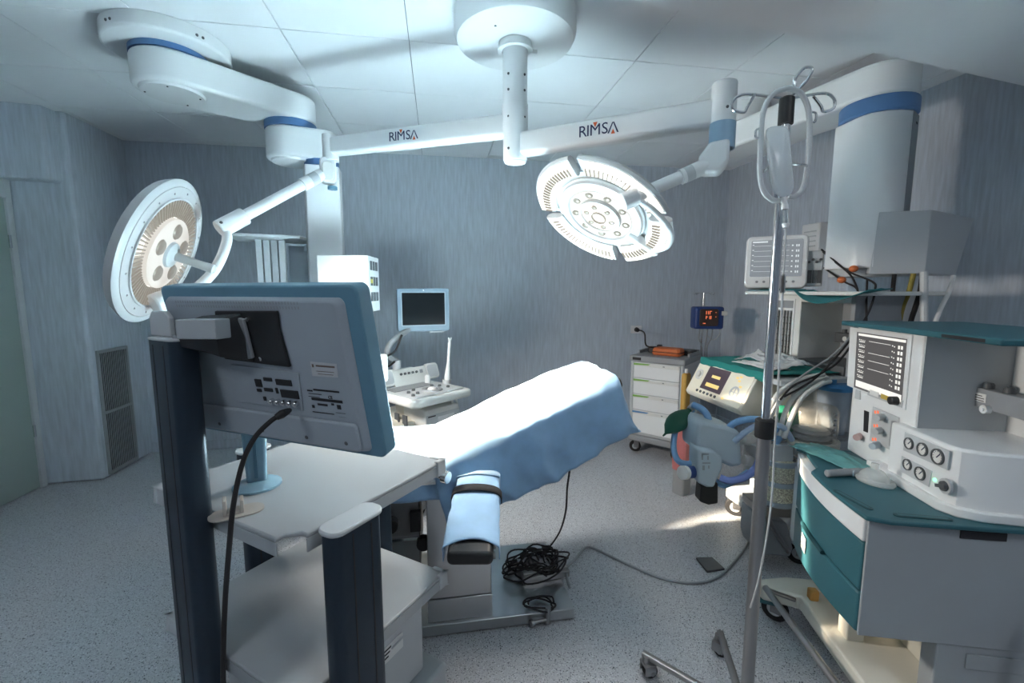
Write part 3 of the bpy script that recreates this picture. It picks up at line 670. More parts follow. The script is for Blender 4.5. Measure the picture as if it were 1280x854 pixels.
# recessed port panel
b = MB(); b.prism(mpoly([(290, 455), (374, 466), (380, 513), (300, 502)])[::-1], .0005, .003, MXZ); pn = b.build('port_panel', mat('port panel plastic', (.36, .41, .46), .5), mo, bevel=.001)
b = MB()
for (x0, y0, x1, y1) in ((320, 473, 330, 483), (331, 471, 342, 476), (346, 473, 367, 482), (332, 484, 343, 489), (346, 484, 350, 491), (323, 485, 329, 489), (352, 486, 376, 498), (331, 495, 335, 500)):
    u0, v0 = muv(x0, y0); u1, v1 = muv(x1, y1); b.box(min(u0, u1), max(u0, u1), min(v0, v1), max(v0, v1), .003, .0055, MXZ)
b.build('port', black, pn)
b = MB()
for k in range(5):
    u0, v0 = muv(343+k*7.5, 500+k*.8); b.lathe([(.0065, .003), (.0065, .013), (.004, .013), (.004, .016), (1e-6, .016)], 12, MXZ @ T(u0, v0, 0))
b.build('bnc_socket', chrome, pn)
# sticker and printed marks
b = MB(); b.prism(mpoly([(388, 452), (421, 455), (423, 472), (391, 470)])[::-1], .0004, .0010, MXZ); stk = b.build('sticker', mat('pale sticker', (.55, .57, .58), .5), mo)
b = MB()
for (x0, y0, x1, y1) in ((390, 455, 393, 459), (395, 456, 419, 460), (396, 464, 418, 465.2), (398, 467.5, 417, 468.5)):
    u0, v0 = muv(x0, y0); u1, v1 = muv(x1, y1); b.box(min(u0, u1), max(u0, u1), min(v0, v1), max(v0, v1), .001, .0014, MXZ)
b.build('sticker_print', mat('brown ink', (.16, .12, .10), .6), stk)
b = MB()
rows = [(384, 487, 391, 489.5), (392, 488, 424, 489.2), (386, 492, 402, 493), (386, 495.5, 400, 496.5), (390, 500, 428, 501), (397, 504, 410, 508), (414, 504, 418, 507), (390, 506, 394, 510), (421, 506, 427, 512), (391, 514, 418, 518.5), (420, 516, 432, 517), (424, 521, 433, 522)]
for (x0, y0, x1, y1) in rows:
    u0, v0 = muv(x0, y0); u1, v1 = muv(x1, y1); b.box(min(u0, u1), max(u0, u1), min(v0, v1), max(v0, v1), .0004, .0008, MXZ)
b.build('print_line', ink, mo)
u0, v0 = muv(413, 497); text_mb('CE', .010, MXZ @ T(u0, v0, .0006)).build('ce_mark', ink, mo)
# power cable down the post
cab = hose('video_cable', [W(362, 513, .985), W(354, 517, .955), W(338, 527, .94), W(318, 548, .93), W(303, 580, .92), W(292, 630, .915), W(286, 690, .92), W(281, 760, .94), W(279, 830, .96), W(280, 900, .98), W(284, 960, 1.0)], .0052, rubber, 'black cable from the monitor sockets down beside the tall post', 'cable')
MB().tube([W(360, 514, .972), W(352, 518, .952), W(345, 522, .945)], [.007, .0095, .007], 12).build('plug', black, cab)
# ================================================================== OPERATING TABLE
TB = Vector((.08, 2.05, 0))
ot = thing('operating_table', 'steel operating table with tilted back section and arm board', 'operating table', TB)
def OT(x, y, z): return Vector((x, y, z))-TB
def wbox(x0, x1, y0, y1, z0, z1): return MB().box(x0-TB.x, x1-TB.x, y0-TB.y, y1-TB.y, z0, z1)
base = wbox(-.52, .588, 1.785, 2.335, .006, .056).build('base_plate', steel, ot, bevel=.004)
wbox(-.07, .214, 1.803, 2.30, .056, .16).build('column_skirt', steel, ot, bevel=.003)
wbox(-.066, .210, 1.807, 2.296, .162, .71).build('column', steel, ot, bevel=.004)
for x in (.235, ): 
    for z in (.27, .32): MB().cyl(OT(.208, 1.95, z-.02), OT(.245, 1.95, z-.02), .018, n=14).build('hose_port', darksteel, ot)
wbox(-.62, .02, 1.81, 2.29, .70, .735).build('seat_frame', darksteel, ot, bevel=.003)
ins = math.atan(.42)
Mi = T(*OT(0, 2.05, .735)) @ RY(-ins)
MB().box(0, .86, -.24, .24, -.03, .0, Mi).build('back_frame', darksteel, ot, bevel=.003)
MB().box(.0, .875, -.255, .255, .0, .055, Mi).build('back_mattress', black, ot, bevel=.02, seg=3)
wbox(-.63, .0, 1.80, 2.30, .735, .785).build('seat_mattress', black, ot, bevel=.02, seg=3)
r1 = wbox(-.62, -.02, 1.772, 1.782, .70, .728).build('side_rail', chrome, ot, bevel=.002)
for x in (-.5, -.1): MB().cyl(OT(x, 1.782, .714), OT(x, 1.812, .714), .008, n=10).build('rail_spacer', chrome, r1)
# underside mechanism at the leg end
pm = WY(505, 668, 1.88)
m_ = wbox(pm.x-.09, pm.x+.07, 1.86, 2.2, pm.z-.16, .70).build('drive_housing', darksteel, ot, bevel=.006)
wbox(pm.x-.10, pm.x+.08, 1.85, 1.86, pm.z-.015, pm.z-.003).build('drive_rib', chrome, m_)
MB().cyl(OT(pm.x+.085, 1.83, pm.z-.03), OT(pm.x+.085, 1.87, pm.z-.03), .03, n=16).build('drive_knob', black, m_, bevel=.003)
MB().cyl(OT(pm.x-.05, 1.82, pm.z+.07), OT(pm.x-.05, 1.87, pm.z+.07), .032, n=16).build('drive_knob', black, m_, bevel=.003)
wbox(pm.x+.03, pm.x+.075, 1.835, 1.865, pm.z+.03, pm.z+.12).build('drive_lever', black, m_, bevel=.003)
# handle bar under the back section
MB().tube([OT(*p) for p in spl([WY(628, 617, 1.84), WY(638, 612, 1.84), WY(648, 603, 1.85), WY(651, 592, 1.87)], 5)], .009, 10).build('release_bar', black, ot)
# rail clamp beside the cart corner
kc = WY(554, 594, 1.72)
b = MB(); b.cyl(OT(kc.x-.05, 1.745, kc.z+.005), OT(kc.x+.012, 1.70, kc.z), .016, n=16); b.cyl(OT(kc.x+.0, 1.708, kc.z), OT(kc.x+.02, 1.694, kc.z-.002), .026, n=20); b.box(kc.x-.07-TB.x, kc.x-.035-TB.x, 1.73-TB.y, 1.775-TB.y, kc.z-.03, kc.z+.035); b.build('rail_clamp', chrome, ot, bevel=.002)
# arm board
A0 = Vector((.165, 1.84, .735)); A1 = Vector((.086, 1.335, .655)); da = A1-A0
Ma = frame(A0-TB, da)          # z along the board, x horizontal, y up
ab = MB().prism(rrect(.13, .018, .006), 0, da.length-.02, Ma @ T(0, -.045, 0)).build('arm_board', darksteel, ot)
MB().prism(rrect(.150, .050, .020, 5), .02, da.length+.012, Ma @ T(0, -.012, 0)).build('arm_pad', black, ab, bevel=.012, seg=3)
b = MB()
def strapf(u, v): 
    a = math.pi*(1-u); x = .098*math.cos(a); y = -.028 + .058*math.sin(a)**.5
    return (x, y, .165 + v*.042 + .012*u)
b.grid(strapf, 24, 2, Ma); b.build('strap', rubber, ab, solid=.004)
# cloth over the arm board
def armcov(u, v):
    a = math.pi*u; s = math.sin(a)**.42 if 0 < u < 1 else 0
    wid = .094 - .012*(1-v) ; x = -wid*math.cos(a)*(1 if True else 1); x = max(-wid, min(wid, x*1.18))
    zz = -.04 + (da.length+.005)*v
    drop = .075 + .020*math.sin(v*7+u*3)*.5
    y = .021 - drop*(1-s) + .003*noise.noise(Vector((u*6, v*9, 2)))
    if v > .93: zz += .02*math.sin(u*9)*.5
    return (x + .004*noise.noise(Vector((u*5, v*12, 0))), y, zz)
o = MB().grid(armcov, 36, 40, Matrix.Translation(TB) @ Ma).build('arm_board_cover', drape_m, solid=.003); tag(o, 'blue cloth wrapped over the arm board under a black strap', 'drape')
def armcov2(u, v):
    p = Vector(armcov(u, .0 + v*.30)); p.y += .007; p.x *= 1.04; p.z -= .02
    p.y += .012*noise.noise(Vector((u*4, v*4, 9))); return p
o = MB().grid(armcov2, 36, 16, Matrix.Translation(TB) @ Ma).build('folded_cloth', mat('pale blue drape', (.42, .58, .76), .75, bump=.1, bscale=60), solid=.004); tag(o, 'paler folded cloth at the inner end of the arm board', 'drape')
# draped back section
def section(v, W_=.56, drop=.235, r=.05):
    """v 0..1: front hem -> over the top -> back hem; returns (y, down)"""
    Ltop = W_-2*r; arc = r*math.pi/2; tot = 2*(drop-r)+2*arc+Ltop; s = v*tot
    y0 = -W_/2
    if s < drop-r: return (y0, -drop+s)
    s -= drop-r
    if s < arc: a = s/r; return (y0+r-r*math.cos(a), -r+r*math.sin(a))
    s -= arc
    if s < Ltop: return (y0+r+s, 0)
    s -= Ltop
    if s < arc: a = s/r; return (-y0-r+r*math.sin(a), -r+r*math.cos(a))
    s -= arc
    return (-y0, -r-s)
def drapef(u, v):
    y, dn = section(v)
    L = .80; uu = min(u/.86, 1.0); k = max(0, (u-.86)/.14)
    x = -.03 + L*uu; zt = .802 + .42*x
    side = min(1, max(0, -dn/.2)); z = zt + dn*(1.06+.22*math.sin(math.pi*uu)*(1 if y < 0 else .3)); xs = x + dn*(-.20)*side
    fold = (.012*math.sin(x*24+dn*14+3*noise.noise(Vector((x*5, dn*6, 1)))) + .010*noise.noise(Vector((x*12+dn*10, dn*3, 7))))*side
    nz = noise.noise(Vector((x*7, y*6, dn*7)))*.012 + noise.noise(Vector((x*16, y*15, dn*15+3)))*.006 + side*.020*(.5-abs(noise.noise(Vector((x*8+dn*5, y*3, dn*9+11)))*1.6)) + (1-side)*.010*(.4-abs(noise.noise(Vector((x*4, y*9, 21)))))
    yy = 2.05 + y*(1+.03*side) + (fold+nz*1.4)*(1 if y > 0 else -1)*side
    z += nz*(1-side)*1.0
    if y > .24: yy -= 0
    # sag towards the seat end, gentle bulge
    z += .012*math.sin(math.pi*uu)*(1-side)
    if k > 0:                                   # end face of the cover
        ke = math.sin(k*math.pi/2); zend = zt-.245
        z = z*(1-k) + (zend + .012*math.sin(y*22))*k
        xs = xs + .055*ke + .02*k*noise.noise(Vector((y*9, k*4, 5)))
        yy = 2.05 + (yy-2.05)*(1-.05*k)
    return (xs, yy, z)
o = MB().grid(drapef, 90, 90).build('table_drape', drape_m, solid=.003, angle=60); tag(o, 'blue surgical drape over the raised back section, brightly lit on top', 'drape')
def seatf(u, v):
    y, dn = section(v, .53, .15, .035)
    x = -.66 + .675*u; side = min(1, max(0, -dn/.12))
    nz = noise.noise(Vector((x*8, y*7, dn*9)))*.010
    return (x, 2.05 + y*(1+.04*side) + (nz + .008*math.sin(x*30))*side*(1 if y > 0 else -1), .797 + dn*1.1 + nz*(1-side)*.7)
o = MB().grid(seatf, 50, 60).build('table_drape', drape_m, solid=.003, angle=60); tag(o, 'flat blue sheet over the low leg section of the operating table', 'drape')
# foot pedal and cables on the base
pd0 = WZ(676, 712, .06)
fp = thing('foot_switch', 'steel foot switch box lying under coiled cables on the table base', 'foot switch', (pd0.x, pd0.y, .0565), .1)
b = MB(); b.box(-.125, .125, -.09, .09, 0, .035); b.build('body', darksteel, fp, bevel=.004)
for k in range(3): MB().box(-.115+k*.08, -.045+k*.08, -.07, .06, .035, .048).build('pedal', steel, fp, bevel=.003)
b = MB()
rng = random.Random(3)
pts = []
c = Vector((pd0.x-.03, pd0.y-.01, .10))
for k in range(150):
    a = k*.52; R = .095+.045*math.sin(k*.37)+.02*rng.uniform(-1, 1)
    pts.append(c + Vector((R*1.12*math.cos(a)+.03*math.sin(k*.11), R*.80*math.sin(a)+.03*math.cos(k*.17), .025*math.sin(k*.9)+rng.uniform(-.01, .03))))
b.tube(spl(pts, 3), .0045, 6)
o = b.build('coiled_cable', rubber); tag(o, 'tangled coil of black cable on the operating table base', 'cable')
pts = []; q0 = WZ(676, 762, .065)
for k in range(26):
    a = k*.62; R = .06+.012*math.sin(k*1.7); pts.append(Vector((q0.x+R*1.1*math.cos(a), q0.y+.02+R*.7*math.sin(a), .066+.010*math.sin(k*.5)+.012)))
o = MB().tube(spl(pts, 3), .0042, 6).build('coiled_cable', rubber); tag(o, 'small loop of black cable near the front edge of the table base', 'cable')
q1 = WZ(680, 777, .03)
b = MB(); b.cyl(q1+Vector((-.055, -.0, .0)), q1+Vector((.03, .012, .0)), .008, n=12); b.cyl(q1+Vector((-.062, -.004, 0)), q1+Vector((-.05, .0, 0)), .016, n=14); b.cyl(q1+Vector((.02, .012, -.018)), q1+Vector((.022, .014, .055)), .013, n=14)
b.v = [v+Vector((0, 1.772-q1.y, .0)) if False else v for v in b.v]
o = b.build('equipotential_plug', darksteel); tag(o, 'steel screw plug at the front edge of the table base', 'plug')
hose('hanging_cable', [WY(712, 572, 1.80)+Vector((0, .03, .03)), WY(712, 585, 1.80), WY(709, 610, 1.81), WY(707, 640, 1.85), WZ(700, 664, .17), WZ(690, 680, .075), WZ(683, 686, .064)], .0045, rubber, 'black cable hanging from the drape to the table base', 'cable')
b = MB(); e = WZ(683, 685, .068); b.cbox(e, (.05, .028, .018)); o = b.build('inline_switch', black, bevel=.004); tag(o, 'small black inline cable joint on the table base', 'switch')
hose('floor_cable', [WZ(712, 735, .062), WZ(708, 712, .075), WZ(714, 692, .064)+Vector((.03, 0, -.03)), WZ(735, 684, .008), WZ(760, 694, .007), WZ(790, 708, .007), WZ(830, 724, .007), WZ(870, 729, .007), WZ(900, 720, .007), WZ(925, 694, .007), WZ(937, 676, .007), WZ(955, 660, .007)], .0065, mgrey, 'long grey cable running across the floor from the table base', 'cable')
f0 = [WZ(870, 698, .006), WZ(890, 697.5, .006), WZ(906, 712, .006), WZ(884, 715.5, .006)]
b = MB(); b.add([Vector((p.x, p.y, 0.001)) for p in f0] + [Vector((p.x, p.y, .012)) for p in f0], [(3,2,1,0), (4,5,6,7), (0,1,5,4), (1,2,6,5), (2,3,7,6), (3,0,4,7)])
o = b.build('floor_plate', dgrey, bevel=.002); tag(o, 'small dark rectangular plate lying on the open floor', 'plate')
# ================================================================== ULTRASOUND MACHINE
us = thing('ultrasound_machine', 'cream ultrasound scanner on wheels with screen against the back wall', 'ultrasound', (-.114, 3.129, 0), math.radians(40))
MB().prism(rrect(.46, .62, .08, 5, 0, .08), .12, .20).build('base', cream, us, bevel=.015, seg=3)
for x, y in ((-.19, -.18), (.19, -.18), (-.19, .33), (.19, .33)): castor(us, x, y, .05, .4, top=.12)
MB().prism(rrect(.36, .36, .04, 5, -.02, .20), .20, .62).build('body', cream, us, bevel=.02, seg=3)
MB().prism(rrect(.30, .30, .03, 5, -.23, .12), .45, .60).build('side_cover', cream, us, bevel=.012)
MB().prism(rrect(.16, .14, .03, 5, .0, .18), .60, .76).build('neck', cream, us)
MB().prism(rrect(.30, .26, .02, 5, .05, -.02), .56, .69).build('printer_unit', offwhite, us, bevel=.008)
MB().box(-.10, -.097+.30, -.152, -.149, .585, .655).build('printer_front', lgrey, us, bevel=.003)
MB().box(.0, .15, -.156, -.150, .592, .632).build('printer_tray', white, us, bevel=.003)
MB().box(-.085, -.02, -.154, -.150, .64, .648).build('printer_slot', ink, us)
for k in range(2): MB().box(-.19-.004, -.19+.004, -.06+k*.09, -.01+k*.09, .56, .66).build('probe_slot', dgrey, us)
cs = MB().prism(rrect(.52, .48, .05, 6), .745, .80, T(0, 0, 0)).build('console', offwhite, us, bevel=.018, seg=3)
MB().prism(rrect(.46, .40, .03, 5, 0, .01), .800, .806).build('console_deck', lgrey, cs, bevel=.003)
b = MB()
for r_ in range(5):
    for k in range(13): b.box(-.20+k*.0255, -.18+k*.0255, .055+r_*.023, .074+r_*.023, .806, .812)
b.build('keyboard', mgrey, cs)
b = MB(); b.ell((.02, -.07, .808), (.034, .034, .022), 18, 10); b.build('trackball', white, cs)
b = MB(); b.ringlathe([(.042, .806), (.075, .806), (.070, .816), (.046, .816)], 24, T(.02, -.07, 0)); b.build('trackball_ring', mgrey, cs)
for x, y in ((-.15, -.03), (-.12, -.09), (.13, -.02), (.15, -.09), (-.18, -.12), (.10, .03), (-.08, .01)): MB().lathe([(.013, .806), (.011, .820), (1e-6, .821)], 12, T(x, y, 0)).build('control_knob', dgrey, cs)
for s_ in (-1, 1): MB().box(-.20 if s_ < 0 else .06, -.06 if s_ < 0 else .20, -.195, -.175, .800, .812).build('palm_pad', lgrey, cs, bevel=.003)
Mp = T(.065, .215, .80) @ RX(math.radians(70))
pnl = MB().prism(rrect(.30, .13, .015, 4, -.01, .06), -.015, .015, Mp).build('control_panel', offwhite, us, bevel=.005)
b = MB()
for k in range(5): b.lathe([(.010, .015), (.009, .024), (1e-6, .025)], 12, Mp @ T(-.09+k*.035, .085, 0))
b.build('panel_knob', dgrey, pnl)
MB().prism(rrect(.026, .026, .004, 3, .095, .085), .015, .019, Mp @ T(.0, 0, 0)).build('arrow_key', mgrey, pnl)
for s_ in (-1, 1):
    e = MB().prism(rrect(.125, .125, .03, 5, s_*.205, .075), -.02, .014, Mp).build('speaker', offwhite, us, bevel=.006)
    MB().prism(rrect(.095, .095, .022, 5, s_*.205, .075), .014, .0165, Mp).build('speaker_mesh', lgrey, e)
MB().cyl((-.02, .285, .80), (-.02, .285, .985), .030, n=20).build('arm_post', lgrey, us, bevel=.003)
b = MB(); b.prism(rrect(.19, .07, .012, 4), .90, .915, T(.03, .28, .0)); b.build('arm_base', offwhite, us, bevel=.003)
b = MB(); b.tube(spl([(-.02, .285, .98), (-.10, .27, 1.03), (-.10, .26, 1.10), (-.02, .26, 1.16), (.09, .27, 1.21), (.17, .25, 1.24)], 5), .022, 10); b.build('screen_arm', mgrey, us)
b = MB(); b.tube(spl([(-.09, .21, .99), (-.16, .20, .965), (-.17, .20, 1.03), (-.08, .21, 1.07), (-.02, .21, 1.18)], 6), .008, 8); b.build('arm_cable', black, us)
Mv = T(.19, .225, 1.355) @ RZ(math.radians(-30)) @ RX(math.pi/2)
sc_ = MB().prism(rrect(.39, .325, .018, 5), -.03, .03, Mv).build('screen_housing', mat('grey blue monitor shell', (.27, .36, .44), .45), us, bevel=.006)
MB().prism(rrect(.335, .258, .006, 3, 0, .008), .030, .032, Mv).build('screen_bezel', greyblue, sc_)
MB().prism(rrect(.318, .242, .004, 3, 0, .008), .032, .0335, Mv).build('screen', scr_off, sc_)
b = MB(); b.ell((0, .147, .030), (.006, .006, .002), 10, 6, Mv); b.build('power_light', white, sc_)
MB().prism(rrect(.11, .018, .004, 3, .10, -.168), -.012, .012, Mv).build('screen_latch', lgrey, sc_)
# probe in its holder
hx, hy = .235, .02
b = MB(); b.lathe([(.030, .775), (.034, .835), (.026, .835), (.022, .78)], 16, T(hx, hy, 0)); b.build('probe_holder', lgrey, us)
pr = thing('ultrasound_probe', 'slim white forked probe standing in the scanner console holder', 'probe', us.matrix_basis @ Vector((0, 0, 0)))
Mu = Matrix.Translation(us.location) @ RZ(us.rotation_euler.z)
pb = Mu @ Vector((hx, hy, .80)); pr.location = pb; pr.rotation_euler = (0, 0, us.rotation_euler.z)
dr = Vector((.16, .06, .98)).normalized()
b = MB(); b.lathe([(.018, 0), (.022, .06), (.017, .11), (.011, .16), (.011, .28), (.013, .30), (.012, .315)], 16, frame((0, 0, 0), dr)); b.build('probe_body', white, pr)
b = MB()
for s_ in (-1, 1): b.cyl(dr*.305, dr*.35+Vector((s_*.014, 0, 0)), .007, .006, n=10)
b.build('probe_fork', white, pr)
b = MB(); b.lathe([(.020, .80), (.020, .86), (.014, .87), (1e-6, .87)], 14, T(.14, .13, 0)); b.build('gel_cup', white, us)
b = MB(); b.tube(spl([(.20, -.10, .76), (.22, -.12, .60), (.20, -.10, .42)], 5), .008, 8); b.tube(spl([(.15, -.12, .76), (.17, -.12, .62), (.18, -.10, .42)], 5), .008, 8); b.build('probe_cable', offwhite, us)
# white device beyond the monitor edge
p = W(478, 460, 2.6)
t = thing('side_bracket', 'white plastic bracket just visible at the edge of the big monitor', 'bracket', (p.x, p.y, 0))
MB().box(-.05, .03, -.03, .03, p.z-.08, p.z+.08).build('body', white, t, bevel=.012)
MB().cyl((-.02, 0, .03), (-.02, 0, p.z-.08), .018, n=16).build('pole', lgrey, t)
MB().lathe([(.14, 0), (.14, .02), (.03, .035), (1e-6, .036)], 24, T(-.02, 0, 0)).build('foot', lgrey, t)
# ================================================================== DRAWER TROLLEY
tr = thing('drawer_trolley', 'grey medical trolley with four white drawers by the wall', 'trolley', (1.735, 3.755, 0), math.radians(-48))
TWd, TD = .475, .46
for x, y in ((.045, .05), (.43, .05), (.045, .41), (.43, .41)): castor(tr, x, y, .052, .5, top=.115)
MB().box(-.012, TWd+.012, -.012, TD+.012, .115, .175).build('bumper_base', mgrey, tr, bevel=.015, seg=3)
MB().box(0, TWd, .012, TD, .175, .86).build('body', lgrey, tr, bevel=.006)
for x in (.014, TWd-.014): MB().cyl((x, .012, .175), (x, .012, .86), .016, n=14).build('corner_profile', lgrey, tr)
zs = [(.205, .410, mat('blue trim', (.10, .25, .5), .5)), (.418, .558, limegreen), (.566, .706, limegreen), (.714, .852, limegreen)]
for z0, z1, tm in zs:
    dw = MB().box(.032, TWd-.032, -.004, .012, z0, z1).build('drawer', white, tr, bevel=.004)
    MB().box(.034, TWd-.034, -.014, -.003, z1-.030, z1-.004).build('drawer_grip', offwhite, dw, bevel=.003)
    MB().prism([(.034, z1-.022), (.17, z1-.016), (.19, z1-.004), (.034, z1-.004)], .0142, .0150, RX(math.pi/2)).build('colour_tab', tm, dw)
    MB().box(.30, .316, -.0152, -.014, z1-.020, z1-.010).build('lock_mark', mgrey, dw)
MB().box(-.012, TWd+.012, -.012, TD+.012, .86, .915).build('top_tray', mgrey, tr, bevel=.012, seg=3)
b = MB(); b.box(.0, TWd, TD-.02, TD, .915, .955); b.box(0, .02, .15, TD-.02, .915, .945); b.box(TWd-.02, TWd, .15, TD-.02, .915, .945); b.build('tray_rim', mgrey, tr, bevel=.004)
MB().box(.02, .10, -.0145, -.011, .875, .90).build('badge', ink, tr, bevel=.002)
Mt = Matrix.Translation(tr.location) @ RZ(tr.rotation_euler.z)
oc = Mt @ Vector((.27, .20, .916))
t = thing('orange_case', 'orange zip case lying on top of the drawer trolley', 'case', oc, math.radians(-48))
MB().prism(rrect(.25, .16, .035, 5), .0, .03, top=rrect(.26, .17, .035, 5)).build('lower_shell', orange, t, bevel=.008)
MB().prism(rrect(.26, .17, .035, 5), .030, .066, top=rrect(.235, .145, .03, 5)).build('upper_shell', orange, t, bevel=.010)
MB().prism(rrect(.263, .173, .036, 5), .028, .033).build('zip', ink, t)
oc2 = Mt @ Vector((.12, .30, .916))
t = thing('charger_block', 'black charger block behind the orange case on the trolley', 'charger', oc2, math.radians(-40))
MB().prism(rrect(.13, .09, .01), 0, .05).build('body', black, t, bevel=.006); MB().box(.01, .05, -.03, .03, .05, .075).build('connector', black, t, bevel=.004)
oc3 = Mt @ Vector((.40, .33, .916))
t = thing('black_tray', 'low black box at the back corner of the trolley top', 'box', oc3, math.radians(-48)); MB().prism(rrect(.13, .16, .01), 0, .04).build('body', black, t, bevel=.005); MB().prism(rrect(.10, .13, .01), .04, .046).build('lid', dgrey, t)
so = WY(795, 412, YB)
t = thing('wall_socket', 'white wall socket with black plug above the trolley', 'socket', (so.x, YB, so.z))
MB().box(-.062, .062, -.010, 0, -.042, .042).build('plate', white, t, bevel=.003)
MB().cyl((.0, -.010, 0), (.0, -.045, -.003), .026, .021, n=16).build('plug', black, t)
hose('power_cable', [Vector((so.x, YB-.045, so.z)), Vector((so.x+.03, YB-.09, so.z-.01)), W(806, 418, 4.25), W(808, 432, 4.0), oc2+Vector((0, 0, .05))], .007, rubber, 'black power cable from the wall socket to the trolley', 'cable')
# ================================================================== INFUSION STAND WITH PUMP
ip = W(878, 405, 4.28)
inf = thing('infusion_stand', 'slim infusion stand with blue pump in the far corner', 'infusion stand', (ip.x, ip.y, 0))
MB().cyl((0, 0, .08), (0, 0, 1.48), .011, n=12).build('pole', chrome, inf)
b = MB()
for k in range(4): a = k*math.pi/2+.35; b.tube(spl([(0, 0, 1.475), (.06*math.cos(a), .06*math.sin(a), 1.478), (.105*math.cos(a), .105*math.sin(a), 1.465), (.118*math.cos(a), .118*math.sin(a), 1.482)], 4), .004, 6)
b.build('hooks', chrome, inf)
for k in range(5):
    a = k*2*math.pi/5+.2; l_ = MB().tube([(0, 0, .10), (.19*math.cos(a), .19*math.sin(a), .07)], .012, 10).build('leg', chrome, inf)
    castor(inf, .195*math.cos(a), .195*math.sin(a), .025, a, top=.062)
Mpu = T(0, -.03, 0) @ RZ(math.radians(-14))
pu = MB().prism(rrect(.27, .15, .03, 4), 1.14, 1.35, Mpu @ T(-.0, -.06, 0)).build('pump_body', navyblue, inf, bevel=.02, seg=3)
Mf = Mpu @ T(-.01, -.137, 1.25) @ RX(math.pi/2)
MB().prism(rrect(.17, .16, .02, 4), 0, .012, Mf).build('pump_face', mat('brown black panel', (.06, .04, .035), .3), pu, bevel=.003)
b = MB()
for (x0, x1, y0, y1) in ((-.030, -.024, .030, .062), (-.012, -.006, .030, .062), (.002, .022, .056, .062), (.002, .008, .030, .056), (-.030, -.012, .004, .010), (-.030, -.024, -.014, .016), (.002, .008, -.014, .016), (.014, .020, -.014, .016), (-.055, -.030, -.058, -.05), (.055, .065, .045, .05), (.055, .065, .005, .01)): b.box(x0, x1, y0, y1, .012, .0135, Mf)
b.build('pump_digits', led_red, pu)
b = MB(); b.box(.105, .15, -.16, -.10, 1.27, 1.31, Mpu); b.build('pump_clamp', offwhite, pu, bevel=.004)
b = MB()
for k, (dx, dz) in enumerate(((-.06, .0), (.02, .03), (.07, -.02))): b.tube(spl([(dx, -.06, 1.17), (dx-.02, -.08, 1.05), (dx*.4, -.05, .95), (dx*.5+.02, -.03, .8)], 5), .006, 8)
b.build('pump_cable', mgrey, inf)
b = MB(); b.tube(spl([(.10, -.08, 1.22), (.13, -.09, 1.10), (.08, -.08, 1.03), (.02, -.06, 1.07), (.01, -.06, 1.15)], 6), .005, 8); b.build('drip_tube', tubeclear, inf)
# ================================================================== FOREGROUND DRIP STAND
vp = C(.787, 1.33, 0)
iv = thing('drip_stand', 'tall chrome drip stand standing in the right foreground', 'drip stand', vp)
MB().cyl((0, 0, .09), (0, 0, 1.10), .0195, n=20).build('lower_pole', darksteel, iv)
MB().cyl((0, 0, 1.05), (0, 0, 2.03), .0135, n=18).build('upper_pole', chrome, iv)
MB().lathe([(.026, 1.045), (.028, 1.05), (.028, 1.10), (.022, 1.105), (.0135, 1.106)], 20).build('locking_collar', black, iv)
MB().lathe([(.020, 1.975), (.020, 2.045), (.014, 2.05), (1e-6, 2.05)], 18).build('hook_socket', black, iv)
def hookp(dirc, s=1.0):
    d = C(dirc[0], dirc[1], 0); d.normalize(); u = Vector((0, 0, 1)); sd = Vector((-d.y, d.x, 0))
    return [Vector((0, 0, 2.045)), d*.05*s+u*2.055, d*.115*s+u*2.065+sd*.0, d*.145*s+u*2.05, d*.145*s+u*2.025, d*.115*s+u*2.015, d*.105*s+u*2.03, d*.09*s+u*2.06+sd*.012]
for dirc in ((-1, .15), (1, .1)):
    MB().tube(spl(hookp(dirc), 5), .0042, 8).build('hook', chrome, iv)
for dirc in ((.75, -.5),):
    d = C(dirc[0], dirc[1], 0).normalized(); u = Vector((0, 0, 1))
    MB().tube(spl([Vector((0, 0, 2.04)), d*.02+u*2.06, d*.045+u*2.085, d*.055+u*2.112, d*.035+u*2.118, d*.015+u*2.09, d*.022+u*2.055], 5), .0042, 8).build('hook', chrome, iv)
MB().lathe([(.050, .06), (.055, .075), (.045, .11), (.022, .125)], 20).build('hub', darksteel, iv)
a0 = math.degrees(math.atan2(WZ(820, 835, .05).y-vp.y, WZ(820, 835, .05).x-vp.x))
for k in range(5):
    a = math.radians(a0 - 60*k) if k < 2 else math.radians(a0-60-80*(k-1))
    d = Vector((math.cos(a), math.sin(a), 0)); n_ = Vector((-d.y, d.x, 0)); L_ = .34
    b = MB(); b.prism(rrect(.026, .020, .006, 3), 0, L_, frame(d*.03+Vector((0, 0, .085)), d*1.0+Vector((0, 0, -.02)))); b.build('leg', darksteel, iv)
    castor(iv, d.x*L_, d.y*L_, .027, a+1.0, rim=dgrey, top=.066)
# bottle cage hanging on the hooks
bc = thing('bottle_cage', 'oval grey wire bottle cage hanging on the drip stand', 'cage', W(981, 250, 1.23))
def BC(px, py, t=1.23): return W(px, py, t)-bc.location
loop = [BC(984, 110), BC(1000, 116), BC(1010, 135), BC(1012, 165), BC(1010, 205), BC(1004, 235), BC(993, 246), BC(985, 246)]
loop2 = [BC(984, 110), BC(966, 118), BC(954, 140), BC(951, 175), BC(950, 215), BC(954, 238), BC(964, 249), BC(973, 251)]
b = MB(); b.tube(spl(loop, 5), .0075, 10); b.tube(spl(loop2, 5), .0075, 10); b.build('loop', lgrey, bc)
b = MB()
b.tube(spl([BC(985, 246), BC(985, 228), BC(986, 207), BC(990, 205), BC(1003, 206, 1.21), BC(1009, 208)], 5), .004, 8)
b.tube(spl([BC(973, 251), BC(968, 240), BC(968, 212), BC(962, 209), BC(953, 215)], 5), .004, 8); b.build('cradle_wire', chrome, bc)
b = MB()
